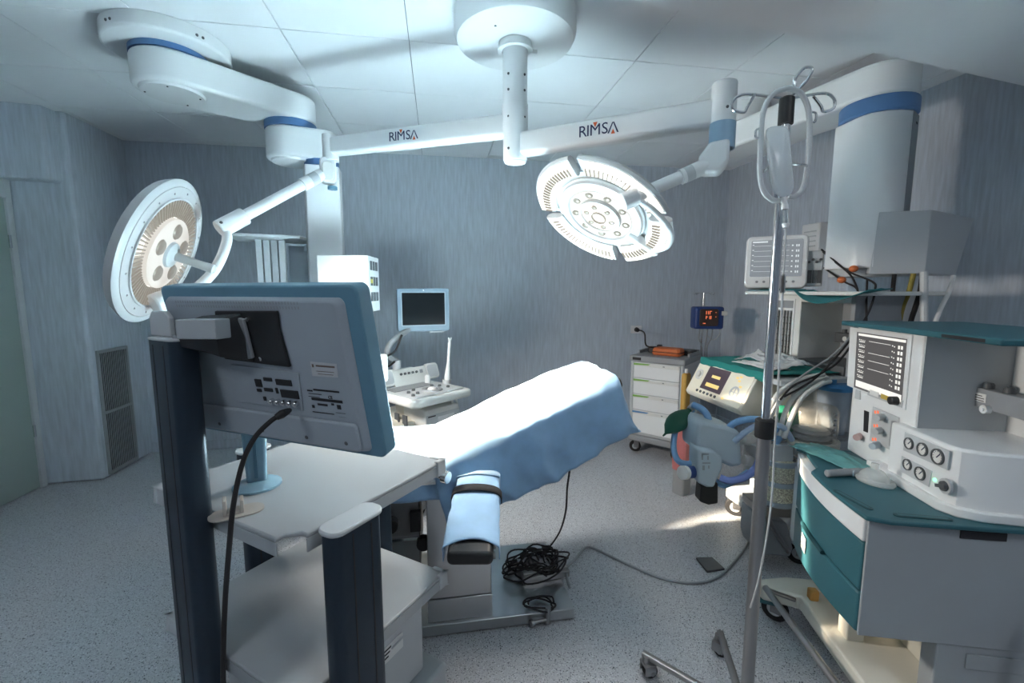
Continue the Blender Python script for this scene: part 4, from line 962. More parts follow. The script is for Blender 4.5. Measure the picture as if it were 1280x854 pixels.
b.tube(spl([BC(1015, 140), BC(1020, 142), BC(1019, 152), BC(1013, 152)], 4), .003, 8); b.tube(spl([BC(951, 160), BC(945, 163), BC(945, 172), BC(951, 172)], 4), .003, 8); b.build('side_hook', chrome, bc)
# saline bag
sb_ = thing('drip_bag', 'clear saline bag with hanging port in the wire cage', 'drip bag', W(981, 250, 1.22))
def SB(px, py, t=1.225): return W(px, py, t)-sb_.location
outl = [(956, 164), (958, 159), (968, 156), (982, 156), (987, 160), (989, 185), (991, 215), (994, 232), (990, 243), (984, 248), (972, 248), (963, 238), (960, 210), (957, 185)]
cen = SB(974, 205); cv = [SB(*p) for p in outl]; nrm = (Vector((0, 0, CAMZ))-W(974, 205, 1.22)); nrm.normalize()
b = MB(); n_ = len(cv); rings = []
for f_, h_ in ((1.0, 0), (.93, .008), (.75, .016), (.45, .021), (.12, .023)):
    rings.append([cen+(p-cen)*f_+nrm*h_ for p in cv])
full = [[cen+(p-cen)*f_-nrm*h_ for p in cv] for f_, h_ in ((.12, .018), (.45, .016), (.75, .012), (.93, .006))] + rings
vs = [p for r_ in full for p in r_]; fs = [(i*n_+j, i*n_+(j+1) % n_, (i+1)*n_+(j+1) % n_, (i+1)*n_+j) for i in range(len(full)-1) for j in range(n_)]
fs += [tuple(range(n_-1, -1, -1)), tuple((len(full)-1)*n_+j for j in range(n_))]
b.add(vs, fs); b.build('bag', fluid, sb_, sub=1)
b = MB(); b.cyl(SB(979, 247), SB(981, 256), .008, .007, n=12); b.cyl(SB(981, 256), SB(981, 262), .009, n=12); b.build('port', white, sb_)
dt = thing('drip_line', 'clear drip chamber and thin tube hanging from the saline bag', 'tube', W(981, 262, 1.22))
def DT(px, py, t=1.22): return W(px, py, t)-dt.location
b = MB(); b.cyl(DT(981, 262), DT(982, 281), .008, .009, n=14); b.build('drip_chamber', glass, dt); b = MB(); b.cyl(DT(982, 280), DT(982, 285), .010, .007, n=12); b.build('chamber_cap', white, dt)
b = MB(); b.tube(spl([DT(982, 284), DT(981, 320), DT(979, 345), DT(978, 370), DT(975, 430), DT(972, 500, 1.25), DT(968, 560, 1.28), DT(965, 620, 1.3), DT(957, 680, 1.32), DT(947, 730, 1.34), DT(938, 760, 1.36)], 5), .0028, 8); b.build('tube', tubeclear, dt)
b = MB(); b.cyl(DT(979, 344), DT(978, 366), .0065, n=10); b.build('injection_port', glass, dt)
# ================================================================== FAR ANAESTHESIA MACHINE
AX, AY = 2.11, 2.54
am = thing('anaesthesia_machine', 'older anaesthesia machine with flow tubes and cream ventilator screen further back', 'anaesthesia machine', (AX, AY, 0), -math.pi/2)
def AM(p): return local(am, p)
def amuv(px, py, ly):                       # pixel on plane x = AX+ly -> (lx, z)
    q = WX(px, py, AX+ly); return AY-q.y, q.z
MB().box(-.02, .60, -.22, .42, .115, .19).build('base', lgrey, am, bevel=.012, seg=3)
for x, y in ((.02, -.17), (.55, -.17), (.02, .37), (.55, .37)): castor(am, x, y, .062, .9, top=.115)
MB().box(0, .57, -.06, .42, .19, 1.02).build('cabinet', lgrey, am, bevel=.008)
wt = MB().box(-.05, .62, -.42, .42, 1.02, 1.05).build('worktop', lgrey, am, bevel=.006)
# upper body
MB().box(0, .255, 0, .40, 1.05, 1.475).build('flow_column', offwhite, am, bevel=.005)
MB().box(.255, .60, .30, .40, 1.05, 1.475).build('recess_back', offwhite, am, bevel=.003)
MB().box(.255, .42, .29, .30, 1.05, 1.44).build('recess_panel', mgrey, am)
MB().box(.575, .60, .0, .30, 1.05, 1.475).build('recess_side', mgrey, am, bevel=.003)
MB().box(.255, .575, .0, .30, 1.435, 1.475).build('recess_lintel', offwhite, am)
MB().box(-.13, .70, -.08, .42, 1.475, 1.495).build('top_shelf', offwhite, am, bevel=.004)
fr = MB().box(.055, .215, -.006, .0, 1.06, 1.45).build('flow_panel', white, am)
b = MB()
for k in range(6): x = .075+k*.024; b.cyl((x, -.010, 1.10), (x, -.010, 1.38), .007, n=10)
b.build('flow_tubes', glass, fr)
b = MB()
for k in range(6):
    x = .075+k*.024
    for q_ in range(7): b.box(x-.009, x-.004, -.0068, -.006, 1.12+q_*.036, 1.124+q_*.036)
b.build('scale_marks', ink, fr)
MB().box(.060, .205, -.010, -.005, 1.395, 1.44).build('panel_header', mgrey, fr, bevel=.002)
b = MB()
for k in range(6): b.lathe([(.010, 0), (.009, .022), (1e-6, .023)], 12, T(.075+k*.024, -.006, 1.075) @ RX(math.pi/2))
b.build('flow_knob', chrome, fr)
for k in range(5):
    g_ = MB().lathe([(.024, 0), (.024, .012), (.020, .014), (1e-6, .014)], 20, T(.026, -.001, 1.12+k*.072) @ RX(math.pi/2)).build('pressure_gauge', chrome, am)
    MB().lathe([(.019, .0142), (1e-6, .0146)], 18, T(.026, -.001, 1.12+k*.072) @ RX(math.pi/2)).build('gauge_face', white, g_)
MB().box(.30, .57, .20, .27, 1.20, 1.255).build('vaporiser_bar', dgrey, am, bevel=.004)
MB().box(.36, .56, .268, .30, 1.265, 1.32).build('bar_plate', lgrey, am, bevel=.003)
b = MB()
for k in range(4): b.cyl((.33+k*.068, .235, 1.255), (.33+k*.068, .235, 1.275), .013, n=12)
b.build('bar_valve', dgrey, am)
b = MB(); b.cyl((.38, .20, 1.225), (.38, .185, 1.225), .014, n=14); b.cyl((.50, .20, 1.225), (.50, .185, 1.225), .014, n=14); b.build('bar_knob', offwhite, am)
MB().box(.255, .575, -.01, .29, 1.05, 1.10).build('rear_ledge', dgrey, am, bevel=.003)
# ventilator control unit, tilted face
Lx0, Lx1 = -.075, .455
sec = [(-.415, 1.043), (-.515, .850), (-.500, .825), (-.20, .805), (-.20, 1.019), (-.40, 1.019)]
v_ = [(Lx0, y, z) for y, z in sec] + [(Lx1, y, z) for y, z in sec]
n_ = len(sec); b = MB(); b.add(v_, [tuple(range(n_)), tuple(range(2*n_-1, n_-1, -1))] + [(i, n_+i, n_+(i+1) % n_, (i+1) % n_) for i in range(n_)]); vu = b.build('ventilator_unit', cream, am, bevel=.008, seg=3)
fy = Vector((0, .1, .193)).normalized(); fn = Vector((0, -.193, .1)).normalized()
Mvf = Matrix((Vector((1, 0, 0)), fy, Vector((1, 0, 0)).cross(fy))).transposed().to_4x4(); Mvf.translation = Vector(((Lx0+Lx1)/2, -.465, .9465))
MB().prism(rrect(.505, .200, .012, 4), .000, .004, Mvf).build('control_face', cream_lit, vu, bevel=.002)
MB().prism(rrect(.20, .150, .004, 3, -.035, .014), .004, .006, Mvf).build('screen', scr_purple, vu)
b = MB(); b.box(-.075, .005, .022, .040, .006, .0068, Mvf); b.box(-.095, .030, -.038, -.014, .006, .0068, Mvf); b.build('screen_message', scr_yellow, vu)
b = MB()
for k in range(6): b.lathe([(.009, .004), (.008, .009), (1e-6, .0095)], 12, Mvf @ T(-.145+k*.036, -.082, 0))
b.build('soft_key', dgrey, vu)
b = MB(); b.ringlathe([(.024, .004), (.034, .004), (.034, .008), (.024, .008)], 24, Mvf @ T(-.20, .02, 0)); b.lathe([(.020, .004), (.018, .018), (1e-6, .019)], 20, Mvf @ T(-.20, .02, 0)); b.build('dial', offwhite, vu)
b = MB(); b.ringlathe([(.026, .004), (.036, .004), (.036, .007), (.026, .007)], 24, Mvf @ T(.165, -.02, 0))
for a in (0, math.pi/2): b.box(-.026, .026, -.002, .002, .004, .007, Mvf @ T(.165, -.02, 0) @ RZ(a))
b.build('key_ring', lgrey, vu)
b = MB()
for k, (x, y) in enumerate(((.135, .065), (.16, .075), (.16, .05), (.10, -.075), (.19, .02))): b.box(x-.010, x+.010, y-.006, y+.006, .004, .0055, Mvf)
b.build('yellow_key', scr_yellow, vu)
# green cloth over the worktop
def gcl(u, v):
    lx = -.06+.62*u; s = v*.52
    if s < .05: ly, z = -.425, 1.06-(.05-s)*.9
    else: ly, z = -.425+(s-.05), 1.062
    nz = noise.noise(Vector((u*8, v*8, 4)))
    z += .006+.008*nz; ly += .008*noise.noise(Vector((u*9, v*6, 8)))*(1 if s < .05 else .2)
    return (lx, min(ly, -.02) if lx > -.03 else ly, z)
o = MB().grid(gcl, 40, 30).build('green_cloth', greencloth, solid=.003); o.matrix_world = Matrix.Translation(am.location) @ RZ(-math.pi/2); tag(o, 'green cloth spread over the far machine worktop', 'cloth')
def crump(c, rx_, ry_, h, seed, nu=26, nv=20, M=None):
    def f(u, v):
        x, y = (u-.5)*2, (v-.5)*2
        k = max(0, 1-(x*x+y*y)*.55)
        z = h*k*(.5+.7*abs(noise.noise(Vector((x*2.3, y*2.3, seed))))+.35*abs(noise.noise(Vector((x*6, y*6, seed)))))
        return Vector((c[0]+rx_*x*(1+.12*noise.noise(Vector((x, y*3, seed+2)))), c[1]+ry_*y*(1+.12*noise.noise(Vector((x*3, y, seed+5)))), c[2]+z))
    return MB().grid(f, nu, nv, M)
plast = mat('crinkled clear wrap', (.80, .83, .85), .15, alpha=.5)
q = Vector((AX-.17, 2.26, 1.075))
o = crump(q, .13, .20, .075, 3.3).build('plastic_bag', plast, solid=.001, angle=25); tag(o, 'crumpled clear plastic bag on the green cloth', 'bag')
o = crump(Vector((AX-.30, 2.22, 1.074)), .07, .15, .02, 8.1).build('paper_sheet', paper, solid=.001, angle=25); tag(o, 'crumpled white paper on the green cloth edge', 'paper')
# patient monitor on the top shelf
mp_ = WZ(962, 358, 1.497); 
pmn = thing('patient_monitor', 'white patient monitor with grey trace screen on the far machine shelf', 'patient monitor', W(968, 352, 2.83).xy.to_3d()+Vector((0, 0, 1.4965)), math.radians(-38))
Mm = RX(math.radians(-8))
hb = MB().prism(rrect(.345, .335, .035, 5, 0, .185), -.04, .04, Mm @ RX(math.pi/2)).build('front_shell', white, pmn, bevel=.012, seg=3)
MB().prism(rrect(.30, .29, .03, 5, 0, .175), -.16, -.04, Mm @ RX(math.pi/2)).build('rear_shell', lgrey, pmn, bevel=.01)
MB().prism(rrect(.285, .235, .008, 3, 0, .205), .0395, .0415, Mm @ RX(math.pi/2)).build('screen', scr_grey, pmn)
b = MB()
for k in range(6):
    z = .285-k*.033
    b.box(-.125, .07, z, z+.0016, .0415, .0422, Mm @ RX(math.pi/2))
    b.box(-.135, -.126, z+.006, z+.011, .0415, .0422, Mm @ RX(math.pi/2)); b.box(.082, .090, z-.006, z+.002, .0415, .0422, Mm @ RX(math.pi/2)); b.box(.105, .111, z-.010, z+.004, .0415, .0422, Mm @ RX(math.pi/2)); b.box(.116, .122, z-.010, z+.004, .0415, .0422, Mm @ RX(math.pi/2))
b.box(-.135, -.05, .308, .316, .0415, .0422, Mm @ RX(math.pi/2)); b.build('trace', scr_soft, pmn)
b = MB()
for k in range(6): b.lathe([(.008, .040), (.007, .043), (1e-6, .0435)], 12, Mm @ RX(math.pi/2) @ T(-.10+k*.04, .055, 0))
b.build('button', mgrey, pmn)
Mmod = T(.205, .10, 0)
md = MB().box(-.035, .05, -.08, .14, .03, .25, Mmod).build('module_rack', lgrey, pmn, bevel=.006)
b = MB()
for k in range(3): b.box(-.028+k*.025, -.007+k*.025, -.084, -.079, .05, .13, Mmod)
b.build('module_door', dgrey, md)
b = MB()
for k in range(4): b.cyl((-.025+k*.02, -.079, .18+.015*(k % 2)), (-.025+k*.02, -.092, .18+.015*(k % 2)), .008, n=10, M=Mmod)
b.build('module_socket', dgrey, md)
# teal cloth trailing off the shelf end
def tcl(u, v):
    lx = -.10+.86*u; ly = -.085+.13*v
    z = 1.503+.012*max(0, noise.noise(Vector((u*5, v*3, 1))))
    if u > .45:
        k = (u-.45)/.55; ly -= .07*math.sin(k*math.pi*.9); z += -.075*math.sin(k*math.pi*.95)*(1-v*.55) + .012*k
    return (lx, ly, z)
o = MB().grid(tcl, 40, 12).build('teal_cloth', tealcloth, solid=.004); o.matrix_world = Matrix.Translation(am.location) @ RZ(-math.pi/2); tag(o, 'dark teal cloth rolled along the front of the upper shelf', 'cloth')
# monitor cables with orange clips
for i, (pts, lab) in enumerate((([W(1027, 312, 2.62), W(1050, 332, 2.45), W(1064, 345, 2.4), W(1072, 362, 2.35)], 'upper black lead running from the patient monitor to the pendant'), ([W(1030, 335, 2.6), W(1055, 352, 2.42), W(1070, 360, 2.38), W(1076, 375, 2.34)], 'lower black lead running from the patient monitor'), ([W(1029, 315, 2.62), W(1058, 338, 2.4), W(1090, 352, 2.25), W(1094, 362, 2.2), W(1088, 385, 2.2), W(1078, 405, 2.2)], 'black lead looping over the teal cloth end'), ([W(1084, 350, 2.3), W(1083, 375, 2.26), W(1083, 405, 2.24)], 'short straight black lead below the pendant column'))):
    hose('monitor_lead', pts, .005, rubber, lab, 'cable', 6, 8)
for i, (px, py, t_) in enumerate(((1067, 336, 2.36), (1052, 350, 2.42))):
    b = MB(); b.ell(W(px, py, t_), (.022, .022, .018), 12, 8); o = b.build('cable_clip', orange); tag(o, ('larger orange cable clip on the leads by the pendant foot', 'smaller orange cable clip lower on the leads')[i], 'clip')
# ---- breathing system of the far machine (parts in its own frame)
def apart(name, mb, m, **k):
    mb.v = [AM(v) for v in mb.v]; return mb.build(name, m, am, **k)
def slab(outline, t0, depth, inset=0.0):
    """prism through a traced outline standing at forward distance t0, with real depth"""
    f = [W(x, y, t0) for x, y in outline]; dirv = C(0, 1, 0)*depth
    b = MB(); n = len(f); b.add(f + [p+dirv for p in f], [tuple(range(n)), tuple(range(2*n-1, n-1, -1))] + [(i, n+i, n+(i+1) % n, (i+1) % n) for i in range(n)]); return b
apart('absorber_head', slab([(872, 530), (880, 527), (908, 533), (926, 540), (929, 583), (915, 585), (896, 577), (870, 566)], 2.22, .20), greyblue, bevel=.02, seg=3)
h_ = apart('absorber_wing', slab([(873, 562), (893, 564), (903, 572), (904, 584), (893, 610), (884, 610), (872, 604)], 2.17, .12), greyblue, bevel=.012, seg=3)
b = MB()
for (x0, y0, x1, y1) in ((877, 567, 886, 569), (877, 567, 879, 575), (884, 570, 886, 575), (878, 578, 888, 580), (878, 582, 881, 588), (885, 582, 887, 586)):
    f = [W(x0, y0, 2.168), W(x1, y0, 2.168), W(x1, y1, 2.168), W(x0, y1, 2.168)]; b.add(f, [(0, 1, 2, 3)])
apart('embossed_mark', b, mgrey)
apart('handle_block', slab([(877, 607), (898, 604), (898, 630), (886, 632), (875, 628)], 2.2, .07), black, bevel=.008)
b = MB(); b.cyl(W(868, 590, 2.22), W(856, 591, 2.18), .03, n=18); apart('side_port', b, navyblue, bevel=.003)
b = MB(); b.cyl(W(857, 591, 2.182), W(853, 591, 2.17), .034, n=18); apart('port_ring', b, offwhite)
b = MB(); b.cyl(W(928, 548, 2.28), W(946, 552, 2.3), .03, n=16); b.cyl(W(930, 575, 2.28), W(950, 578, 2.3), .026, n=16); b.cyl(W(938, 540, 2.35), W(938, 596, 2.35), .035, n=16); apart('valve_block', b, offwhite, bevel=.004)
b = MB(); b.cyl(W(961, 545, 2.3), W(961, 520, 2.3), .028, .022, n=18); b.cyl(W(948, 556, 2.25), W(985, 549, 2.25), .02, n=14); b.cyl(W(961, 520, 2.3), W(961, 514, 2.3), .034, n=18); apart('pipe_fitting', b, chrome, bevel=.002)
apart('valve_plate', slab([(948, 560), (992, 556), (992, 578), (950, 578)], 2.2, .14), lgrey, bevel=.004)
cb = W(971, 604, 2.26)
ztop = W(971, 577, 2.2).z; zbot = W(971, 634, 2.2).z
b = MB(); b.lathe([(.085, zbot), (.085, ztop)], 28, T(cb.x, cb.y, 0)); can = apart('soda_lime_canister', b, limegran)
for z in (zbot+.01, (zbot+ztop)/2-.0, ztop-.008):
    b = MB(); b.ringlathe([(.082, z-.012), (.091, z-.012), (.091, z+.012), (.082, z+.012)], 28, T(cb.x, cb.y, 0)); apart('canister_ring', b, greyblue)
apart('canister_tray', slab([(948, 634), (992, 634), (990, 648), (950, 646)], 2.2, .16), darksteel, bevel=.004)
b = MB(); b.cyl(W(993, 575, 2.2), W(990, 660, 2.2), .008, n=10); b.cyl(W(955, 640, 2.25), W(985, 690, 2.3), .012, n=10); apart('support_rod', b, darksteel)
apart('suction_base', slab([(948, 645), (985, 655), (992, 686), (988, 697), (950, 694), (946, 680)], 2.34, .18), mgrey, bevel=.012)
# bellows in a clear jar
bj = W(1013, 545, 2.24); z1, z0 = W(1013, 508, 2.2).z, W(1013, 556, 2.2).z
b = MB(); b.lathe([(.112, z0), (.112, z1-.02), (.10, z1), (.04, z1+.012), (1e-6, z1+.012)], 32, T(bj.x, bj.y, 0)); apart('bellows_jar', b, mat('smoky clear jar', (.70, .68, .62), .06, alpha=.32))
b = MB(); b.lathe([(.07, z0+.02), (.085, z0+.03), (.07, z0+.045), (.085, z0+.06), (.07, z0+.075), (1e-6, z0+.08)], 26, T(bj.x, bj.y, 0)); apart('bellows', b, mgrey)
b = MB(); b.ringlathe([(.10, z0-.006), (.125, z0-.006), (.125, z0+.02), (.10, z0+.02)], 30, T(bj.x, bj.y, 0)); apart('jar_ring', b, cream)
b = MB(); b.lathe([(.12, z0-.05), (.12, z0-.006)], 28, T(bj.x, bj.y, 0)); b.cyl((bj.x, bj.y, z0-.20), (bj.x, bj.y, z0-.05), .06, n=20); apart('jar_base', b, darksteel, bevel=.003)
b = MB()
for k in range(7): b.ell((bj.x-.12*math.cos(k*.5), bj.y-.12*math.sin(k*.5), z0-.012), (.010, .010, .008), 8, 6)
for k in range(5): b.ell((bj.x+.02, bj.y-.113, z0+.07+k*.025), (.010, .004, .008), 8, 6)
apart('jar_screw', b, chrome)
b = MB(); b.lathe([(.10, .44), (.10, z0-.20), (1e-6, z0-.20)], 16, T(bj.x+.02, bj.y+.02, 0)); apart('jar_stand', b, mgrey)
# suction canister with blue lid
sj = W(1042, 500, 2.3); z1, z0 = W(1040, 487, 2.26).z, W(1040, 545, 2.26).z
sc2 = thing('suction_canister', 'clear suction canister with bright blue lid behind the bellows', 'canister', (sj.x, sj.y, z0))
MB().lathe([(.060, 0), (.078, z1-z0), (.074, z1-z0), (.056, .004), (1e-6, .004)], 28).build('jar', mat('tinted clear jar', (.60, .70, .80), .1, alpha=.5), sc2)
MB().lathe([(.084, z1-z0-.006), (.086, z1-z0+.012), (.080, z1-z0+.020), (.05, z1-z0+.03), (1e-6, z1-z0+.032)], 28).build('lid', bluelid, sc2)
b = MB(); b.cyl((-.03, -.02, z1-z0+.025), (-.03, -.02, z1-z0+.05), .014, n=12); b.cyl((.03, .0, z1-z0+.025), (.03, .0, z1-z0+.045), .012, n=12); b.build('spout', bluelid, sc2)
MB().box(-.09, .09, -.09, .09, -.02, 0).build('holder', mgrey, sc2, bevel=.005)
MB().cyl((.04, .04, -z0+.2), (.04, .04, -.02), .012, n=12).build('holder_post', darksteel, sc2)
# breathing bag
t0 = W(862, 512, 2.42); t1 = W(829, 545, 2.38)
bb = thing('breathing_bag', 'dark green rubber breathing bag hanging by the trolley', 'breathing bag', t0)
L_ = (t1-t0).length
prof = [(.014, 0), (.020, .012), (.040, .03), (.060, .06), (.070, .09), (.066, .12), (.048, .155), (.022, .18), (.008, .195), (.006, L_), (1e-6, L_+.004)] if L_ > .2 else [(.014, 0), (.022, L_*.06), (.048, L_*.18), (.066, L_*.36), (.070, L_*.5), (.060, L_*.66), (.036, L_*.82), (.012, L_*.92), (.006, L_), (1e-6, L_+.003)]
b = MB(); Mk = frame((0, 0, 0), t1-t0); b.lathe(prof, 22, Mk @ Matrix.Diagonal((1, .62, 1, 1))); b.build('bag', green_m, bb)
b = MB(); b.cyl((0, 0, 0), -(t1-t0).normalized()*.04, .018, n=14); b.build('connector', tubeclear, bb)
# ribbed hoses, bundled tubes
hose('breathing_hose', [W(866, 512, 2.44), W(848, 528, 2.42), W(842, 555, 2.38), W(846, 574, 2.32), W(858, 580, 2.27), W(874, 577, 2.25)], .016, bluehose, 'blue breathing hose looping down behind the green bag', 'hose', 8, 12)
hose('breathing_hose', [W(866, 506, 2.4), W(878, 512, 2.36), W(885, 522, 2.32), W(884, 534, 2.3)], .018, bluehose, 'short blue hose under the ventilator screen', 'hose', 8, 12)
hose('breathing_hose', [W(908, 540, 2.27), W(918, 529, 2.24), W(940, 524, 2.2), W(962, 529, 2.2), W(974, 543, 2.22), W(968, 556, 2.24)], .017, bluehose, 'blue hose arching over the grey absorber head', 'hose', 8, 12)
hose('breathing_hose', [W(918, 552, 2.22), W(935, 538, 2.18), W(955, 530, 2.18), W(978, 534, 2.18), W(990, 550, 2.2)], .014, mat('pale hose', (.42, .55, .72), .4), 'pale blue hose crossing behind the drip stand', 'hose', 8, 12)
hose('breathing_hose', [W(900, 597, 2.2), W(912, 601, 2.18), W(930, 597, 2.17), W(944, 586, 2.17), W(950, 572, 2.2)], .018, mat('violet blue hose', (.20, .27, .60), .4), 'violet blue hose below the absorber head', 'hose', 8, 12)
hose('breathing_hose', [W(893, 600, 2.25), W(905, 607, 2.26), W(920, 600, 2.28), W(935, 590, 2.3)], .015, bluehose, 'short blue hose tucked under the absorber wing', 'hose', 8, 12)
whose = mat('white hose plastic', (.66, .68, .68), .4)
for i, pts in enumerate(([(1034, 472), (1005, 482), (985, 492), (970, 508), (956, 535)], [(1038, 476), (1010, 486), (990, 500), (980, 520), (974, 545)], [(1030, 468), (1000, 475), (975, 490), (962, 510), (950, 530)], [(1030, 478), (1008, 492), (996, 508), (986, 530), (980, 548)])):
    hose('gas_tube', [W(x, y, 2.25-.01*j-.012*i) for j, (x, y) in enumerate(pts)], .012, whose, ('white gas tube nearest the drip stand in the bundle', 'white gas tube ending at the chrome fitting', 'topmost white gas tube of the bundle', 'white gas tube beside the clear bellows jar')[i], 'tube', 6, 10, 'white gas tubes by the bellows')
for i, pts in enumerate(([(1064, 420), (1040, 445), (1010, 465), (985, 483)], [(1064, 432), (1045, 455), (1020, 470), (992, 482), (975, 500)], [(1062, 426), (1042, 450), (1015, 476), (980, 496)])):
    hose('sensor_cable', [W(x, y, 2.14-.0*j+.012*i) for j, (x, y) in enumerate(pts)], .005, rubber if i else mgrey, ('grey sensor cable sloping down from the near machine', 'lower black sensor cable sloping to the gas tubes', 'upper black sensor cable sloping to the gas tubes')[i], 'cable', 6, 8)
b = crump((0, 0, 0), .05, .12, .02, 6.0); A_ = frame(W(985, 535, 2.32), C(-.2, -1, 0)); b.v = [A_ @ Vector((v.x, v.y, v.z)) for v in b.v]
o = b.build('green_wrap', mat('green foil', (.03, .28, .17), .4), solid=.002, angle=25); tag(o, 'crumpled green wrap hanging left of the bellows jar', 'wrap')
# items between trolley and machine
p = W(857, 490, 3.2)
t = thing('amber_bag', 'amber bag hanging behind the ventilator screen', 'bag', p)
zl_ = .592-p.z
MB().prism(rrect(.075, .14-zl_, .02, 4, 0, (.14+zl_)/2), -.02, .02, RZ(.5) @ RX(math.pi/2) @ T(0, 0, 0)).build('bag', amber, t, bevel=.012); MB().cyl((0, 0, .14), (0, 0, .17), .012, n=10).build('neck', offwhite, t)

t = thing('sharps_bin', 'red pink bin behind the blue hoses', 'bin', (p.x, p.y, 0), .4)
MB().prism(rrect(.11, .11, .02, 4), .18, .56, top=rrect(.14, .14, .02, 4)).build('body', redpink, t, bevel=.006); MB().prism(rrect(.15, .15, .02, 4), .56, .59).build('lid', redpink, t, bevel=.005); MB().prism(rrect(.10, .10, .02, 3), 0, .18).build('stand', mgrey, t)
# ================================================================== NEAR ANAESTHESIA MACHINE
O1 = C(1.198, 1.787, 0); NR = math.radians(-108.1)
nm = thing('anaesthesia_machine', 'white and teal anaesthesia machine with drawers in the right foreground', 'anaesthesia machine', O1, NR)
MN = Matrix.Translation(O1) @ RZ(NR); MNi = MN.inverted()
def nuv(px, py, ly):
    o = MNi @ Vector((0, 0, CAMZ)); d = (MNi @ W(px, py, 1.0))-o; k = (ly-o.y)/d.y; q = o+d*k; return q.x, q.z
def nz(px, py, z): return MNi @ WZ(px, py, z)
def plate(pts, ly, th, parent, name, m, bevel=0.0):         # thin panel on a plane facing the front (normal -ly)
    q = [nuv(x, y, ly) for x, y in pts]
    b = MB(); n = len(q); b.add([(x, ly, z) for x, z in q] + [(x, ly-th, z) for x, z in q], [tuple(range(n)), tuple(range(2*n-1, n-1, -1))] + [(i, n+i, n+(i+1) % n, (i+1) % n) for i in range(n)])
    return b.build(name, m, parent, bevel=bevel)
WT = .80
# base
b = MB(); b.prism([(-.075, -.09), (-.02, -.085), (.02, .05), (.66, .05), (.66, .62), (-.10, .62), (-.115, .05)], .125, .19); b.build('base', cream, nm, bevel=.010, seg=3)
b = MB(); b.prism([(-.085, -.10), (-.03, -.095), (-.01, -.02), (-.10, -.02)], .105, .125); b.build('base_bumper', teal, nm, bevel=.004)
castor(nm, -.075, -.005, .055, .9, rim=white, top=.125); castor(nm, .58, .10, .055, .2, rim=white, top=.125); castor(nm, -.05, .55, .055, 1.2, rim=white, top=.125); castor(nm, .58, .55, .055, 2.2, rim=white, top=.125)
fa = nz(957, 735, .2); fb = nz(1062, 878, .2)
b = MB(); b.tube([Vector(fa), Vector(fb)], .0135, 14); fbar = b.build('foot_bar', darksteel, nm)
MB().cyl(Vector(fa)+Vector((.01, 0, 0)), Vector((fa.x+.02, .03, .17)), .009, n=10).build('bar_bracket', darksteel, fbar)
MB().cyl(Vector(fb)-Vector((.02, 0, 0)), Vector((fb.x-.02, .06, .17)), .009, n=10).build('bar_bracket', darksteel, fbar)
MB().box(.20, .26, .10, .16, .19, .40).build('leg_post', cream, nm, bevel=.004)
MB().box(.015, .05, .075, .11, .19, .235).build('orange_stop', mat('ochre rubber', (.62, .33, .09), .6), nm, bevel=.006)
# rear column down to the base
MB().box(-.06, .50, .30, .62, .19, .42).build('rear_column', cream, nm, bevel=.004)
sp = MB().box(.455, .515, .20, .60, .19, .43).build('lower_side_panel', mat('shaded grey enamel', (.37, .40, .42), .45), nm, bevel=.004)  # grey enamel with the dim side's shade put into its colour
MB().box(.515, .519, .28, .45, .34, .39).build('embossed_panel', mat('shaded grey enamel', (.37, .40, .42), .45), sp, bevel=.002)
# cabinet
MB().box(-.07, .505, .03, .62, .405, .74).build('cabinet', lgrey, nm, bevel=.006)
MB().box(.5115, .520, -.026, .60, .415, .797).build('side_panel', mat('shaded grey enamel', (.37, .40, .42), .45), nm, bevel=.003)  # same enamel, darkened in colour for the shaded side
MB().box(.520, .524, .22, .34, .765, .79).build('connector_plate', ink, nm, bevel=.001)
def frontcurve(n=12, off=0.0, x0=-.075, x1=.511):
    return [(x0+(x1-x0)*i/n, .045-.075*math.sin(math.pi*.5*(i/n))**.8+.012*math.sin(math.pi*i/n)*-1+off) for i in range(n+1)]
def fpanel(z0f, z0n, z1f, z1n, off, back, name, m, bev=.006, x0=-.075, x1=.511):
    fc = frontcurve(12, off, x0, x1); v = []; n = len(fc)
    for i, (x, y) in enumerate(fc):
        k = i/(n-1); v += [(x, y, z0f+(z0n-z0f)*k), (x, y, z1f+(z1n-z1f)*k), (x, back, z1f+(z1n-z1f)*k), (x, back, z0f+(z0n-z0f)*k)]
    f = [(i*4+j, (i+1)*4+j, (i+1)*4+(j+1) % 4, i*4+(j+1) % 4) for i in range(n-1) for j in range(4)] + [(0, 1, 2, 3), ((n-1)*4+3, (n-1)*4+2, (n-1)*4+1, (n-1)*4)]
    b = MB(); b.add(v, f); return b.build(name, m, nm, bevel=bev)
fpanel(.735, .725, .797, .797, -.004, .06, 'fascia', white, .004)
dw1 = fpanel(.575, .560, .730, .720, .0, .06, 'drawer', teal, .006)
dw2 = fpanel(.395, .420, .570, .555, .0, .06, 'drawer', teal, .008)
b = MB(); fc = frontcurve(12, -.006); b.tube([(x, y, .578-.018*(i/12)) for i, (x, y) in enumerate(fc)][4:9], .008, 8); b.build('drawer_grip', mat('dark teal groove', (.015, .07, .085), .5), dw2)
fc2 = frontcurve(12, -.0045); i0 = 5; (xa, ya), (xb, yb) = fc2[4], fc2[5]
b = MB(); d_ = Vector((xb-xa, yb-ya, 0)); b.add([(xa, ya-.001, .475), (xa+d_.x, ya+d_.y-.001, .470), (xa+d_.x, ya+d_.y-.001, .530), (xa, ya-.001, .535)], [(0, 1, 2, 3)]); lb = b.build('label', paper, dw2, solid=.001)
b = MB()
